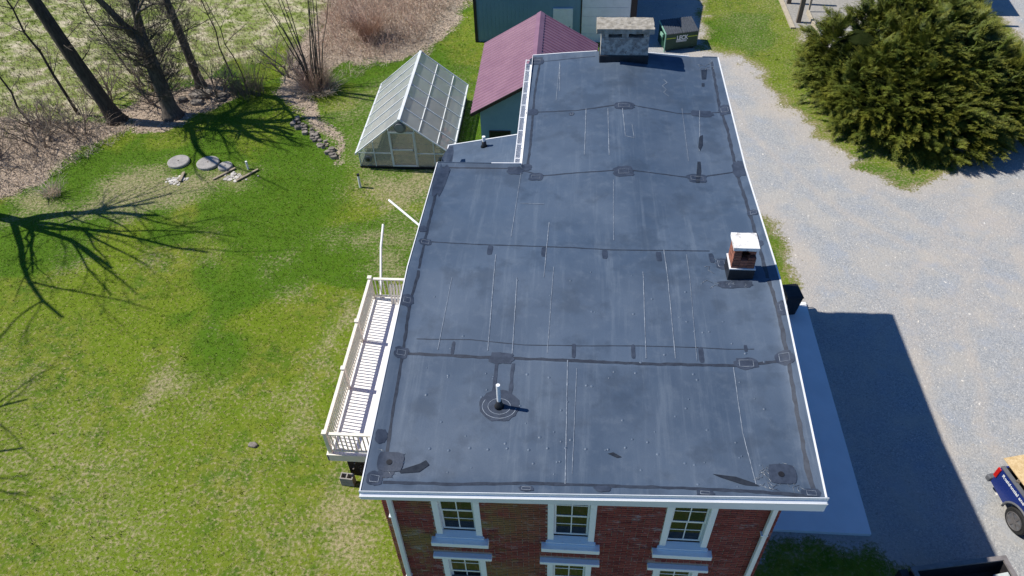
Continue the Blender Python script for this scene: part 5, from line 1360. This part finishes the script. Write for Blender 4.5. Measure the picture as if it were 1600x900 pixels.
# ---------------------------------------------------------------- grass
def in_view(x, y, pad=90):
    p = np.stack([x, y, np.full_like(x, -CAM_H)], 1)
    c = p @ np.array([[right.x, down.x, fwd.x], [right.y, down.y, fwd.y], [right.z, down.z, fwd.z]])
    u = 800 + 1190 * c[:, 0] / c[:, 2]; v = 450 + 1190 * c[:, 1] / c[:, 2]
    return (c[:, 2] > 1) & (u > -pad * 3) & (u < 1600 + pad * 2) & (v > -pad) & (v < 900 + pad * 3)
def grass_mat(name, stops, dead):
    t = NT(name)
    r = t.n('ShaderNodeNewGeometry').outputs['Random Per Island']
    c = t.ramp(r, stops)
    c = t.mix(t.math('MULTIPLY', t.ss(t.noise(1.7, 5, .6), .40, .66), .5), c, (.165, .21, .022))
    c = t.mix(t.math('MULTIPLY', t.ss(t.noise(2.6, 5, .7), .56, .72), .6), c, (.042, .100, .010))
    a = t.attr('dry'); c = t.mix(a[0], c, t.mix(r, dead[0], dead[1]))
    t.col(c); t.set(Roughness=.7, Specular_IOR_Level=.2)
    return t.m
M['grass'] = grass_mat('grass_blades', [(0, (.070, .145, .009)), (.4, (.130, .21, .012)), (.75, (.195, .25, .024)), (1, (.31, .29, .09))], ((.36, .30, .17), (.54, .46, .31)))
def blades(x, y, hmin, hmax, w, lean, nb, seed, dry):
    g = np.random.default_rng(seed); n = len(x)
    x = np.repeat(x, nb) + g.normal(0, .025, n * nb); y = np.repeat(y, nb) + g.normal(0, .025, n * nb); dry = np.repeat(dry, nb)
    a = g.uniform(0, 6.283, n * nb); h = g.uniform(hmin, hmax, n * nb); l = h * g.uniform(.2, 1, n * nb) * lean
    b = g.uniform(0, 6.283, n * nb); z0 = gz(x, y) - .005
    A = np.stack([x - np.cos(b) * w, y - np.sin(b) * w, z0], 1); B = np.stack([x + np.cos(b) * w, y + np.sin(b) * w, z0], 1)
    C = np.stack([x + np.cos(a) * l, y + np.sin(a) * l, z0 + h], 1)
    V = np.stack([A, B, C], 1).reshape(-1, 3)
    return V, np.arange(len(V)).reshape(-1, 3), np.repeat(dry, 3)
def scatter(n, x0, x1, y0_, y1_, seed):
    g = np.random.default_rng(seed); x = g.uniform(x0, x1, n); y = g.uniform(y0_, y1_, n)
    k = in_view(x, y); return x[k], y[k], g
def free(x, y):
    k = np.ones(len(x), bool)
    for (a, b, c, d) in ((-3.1, 3.7, 6.6, 20.6), (3.6, 8.85, 11.0, 20.25), (-6.5, -3, 12.2, 18.4), (-9.55, -5.27, 28.15, 34.2), (-3.96, .9, 28.9, 34.9), (-5.45, 3.5, 40.1, 60)):
        k &= ~((x > a) & (x < b) & (y > c) & (y < d))
    return k
x, y, g = scatter(420000, -40, 25, 6, 48, 5)
k = free(x, y); x, y = x[k], y[k]
me_, li_, ba_, gr2, lu_, ta_ = masks(x, y)
keep = g.random(len(x)) < (1 - li_ * .92) * (1 - sstep(.1, .45, gr2)) * (1 - ba_ * .55) * (1 - me_ * .55) * (.55 + .45 * lu_)
x, y = x[keep], y[keep]; me_, ba_, gr2 = me_[keep], ba_[keep], gr2[keep]
dry = np.clip(np.maximum(ba_ * .8, gr2 * 2.0), 0, 1) * (g.random(len(x)) < .7) + me_ * (g.random(len(x)) < .6) * .9
dry = np.clip(dry, 0, 1)
V, F, D = blades(x, y, .03, .07, .009, 1.1, 3, 6, dry)
go = np_mesh('grass', V, F, M['grass'])
at = go.data.color_attributes.new('dry', 'FLOAT_COLOR', 'POINT')
at.data.foreach_set('color', np.stack([D, D, D, np.ones_like(D)], 1).astype(np.float32).ravel())
tag(go, 'short patchy grass of the lawn', 'grass', kind='stuff')
# taller tufts: lush clumps in the lawn and bleached tussocks in the meadow
x, y, g = scatter(60000, -40, 25, 6, 48, 15)
k = free(x, y); x, y = x[k], y[k]
me_, li_, ba_, gr2, lu_, ta_ = masks(x, y)
cl = sstep(.60, .72, fbm(x * .9, y * .9, 91))
keep = g.random(len(x)) < np.maximum(me_ * .8, cl * .08 * (1 - li_)) * (1 - sstep(.15, .5, gr2))
x, y, me_ = x[keep], y[keep], me_[keep]
dry = me_ * (fbm(x * .8, y * .8, 95) > .48)
V, F, D = blades(x, y, .08, .20, .013, 1.2, 5, 16, dry)
go = np_mesh('tall_grass', V, F, M['grass'])
at = go.data.color_attributes.new('dry', 'FLOAT_COLOR', 'POINT')
at.data.foreach_set('color', np.stack([D, D, D, np.ones_like(D)], 1).astype(np.float32).ravel())
tag(go, 'taller tufts and bleached tussocks of the meadow', 'grass', kind='stuff')
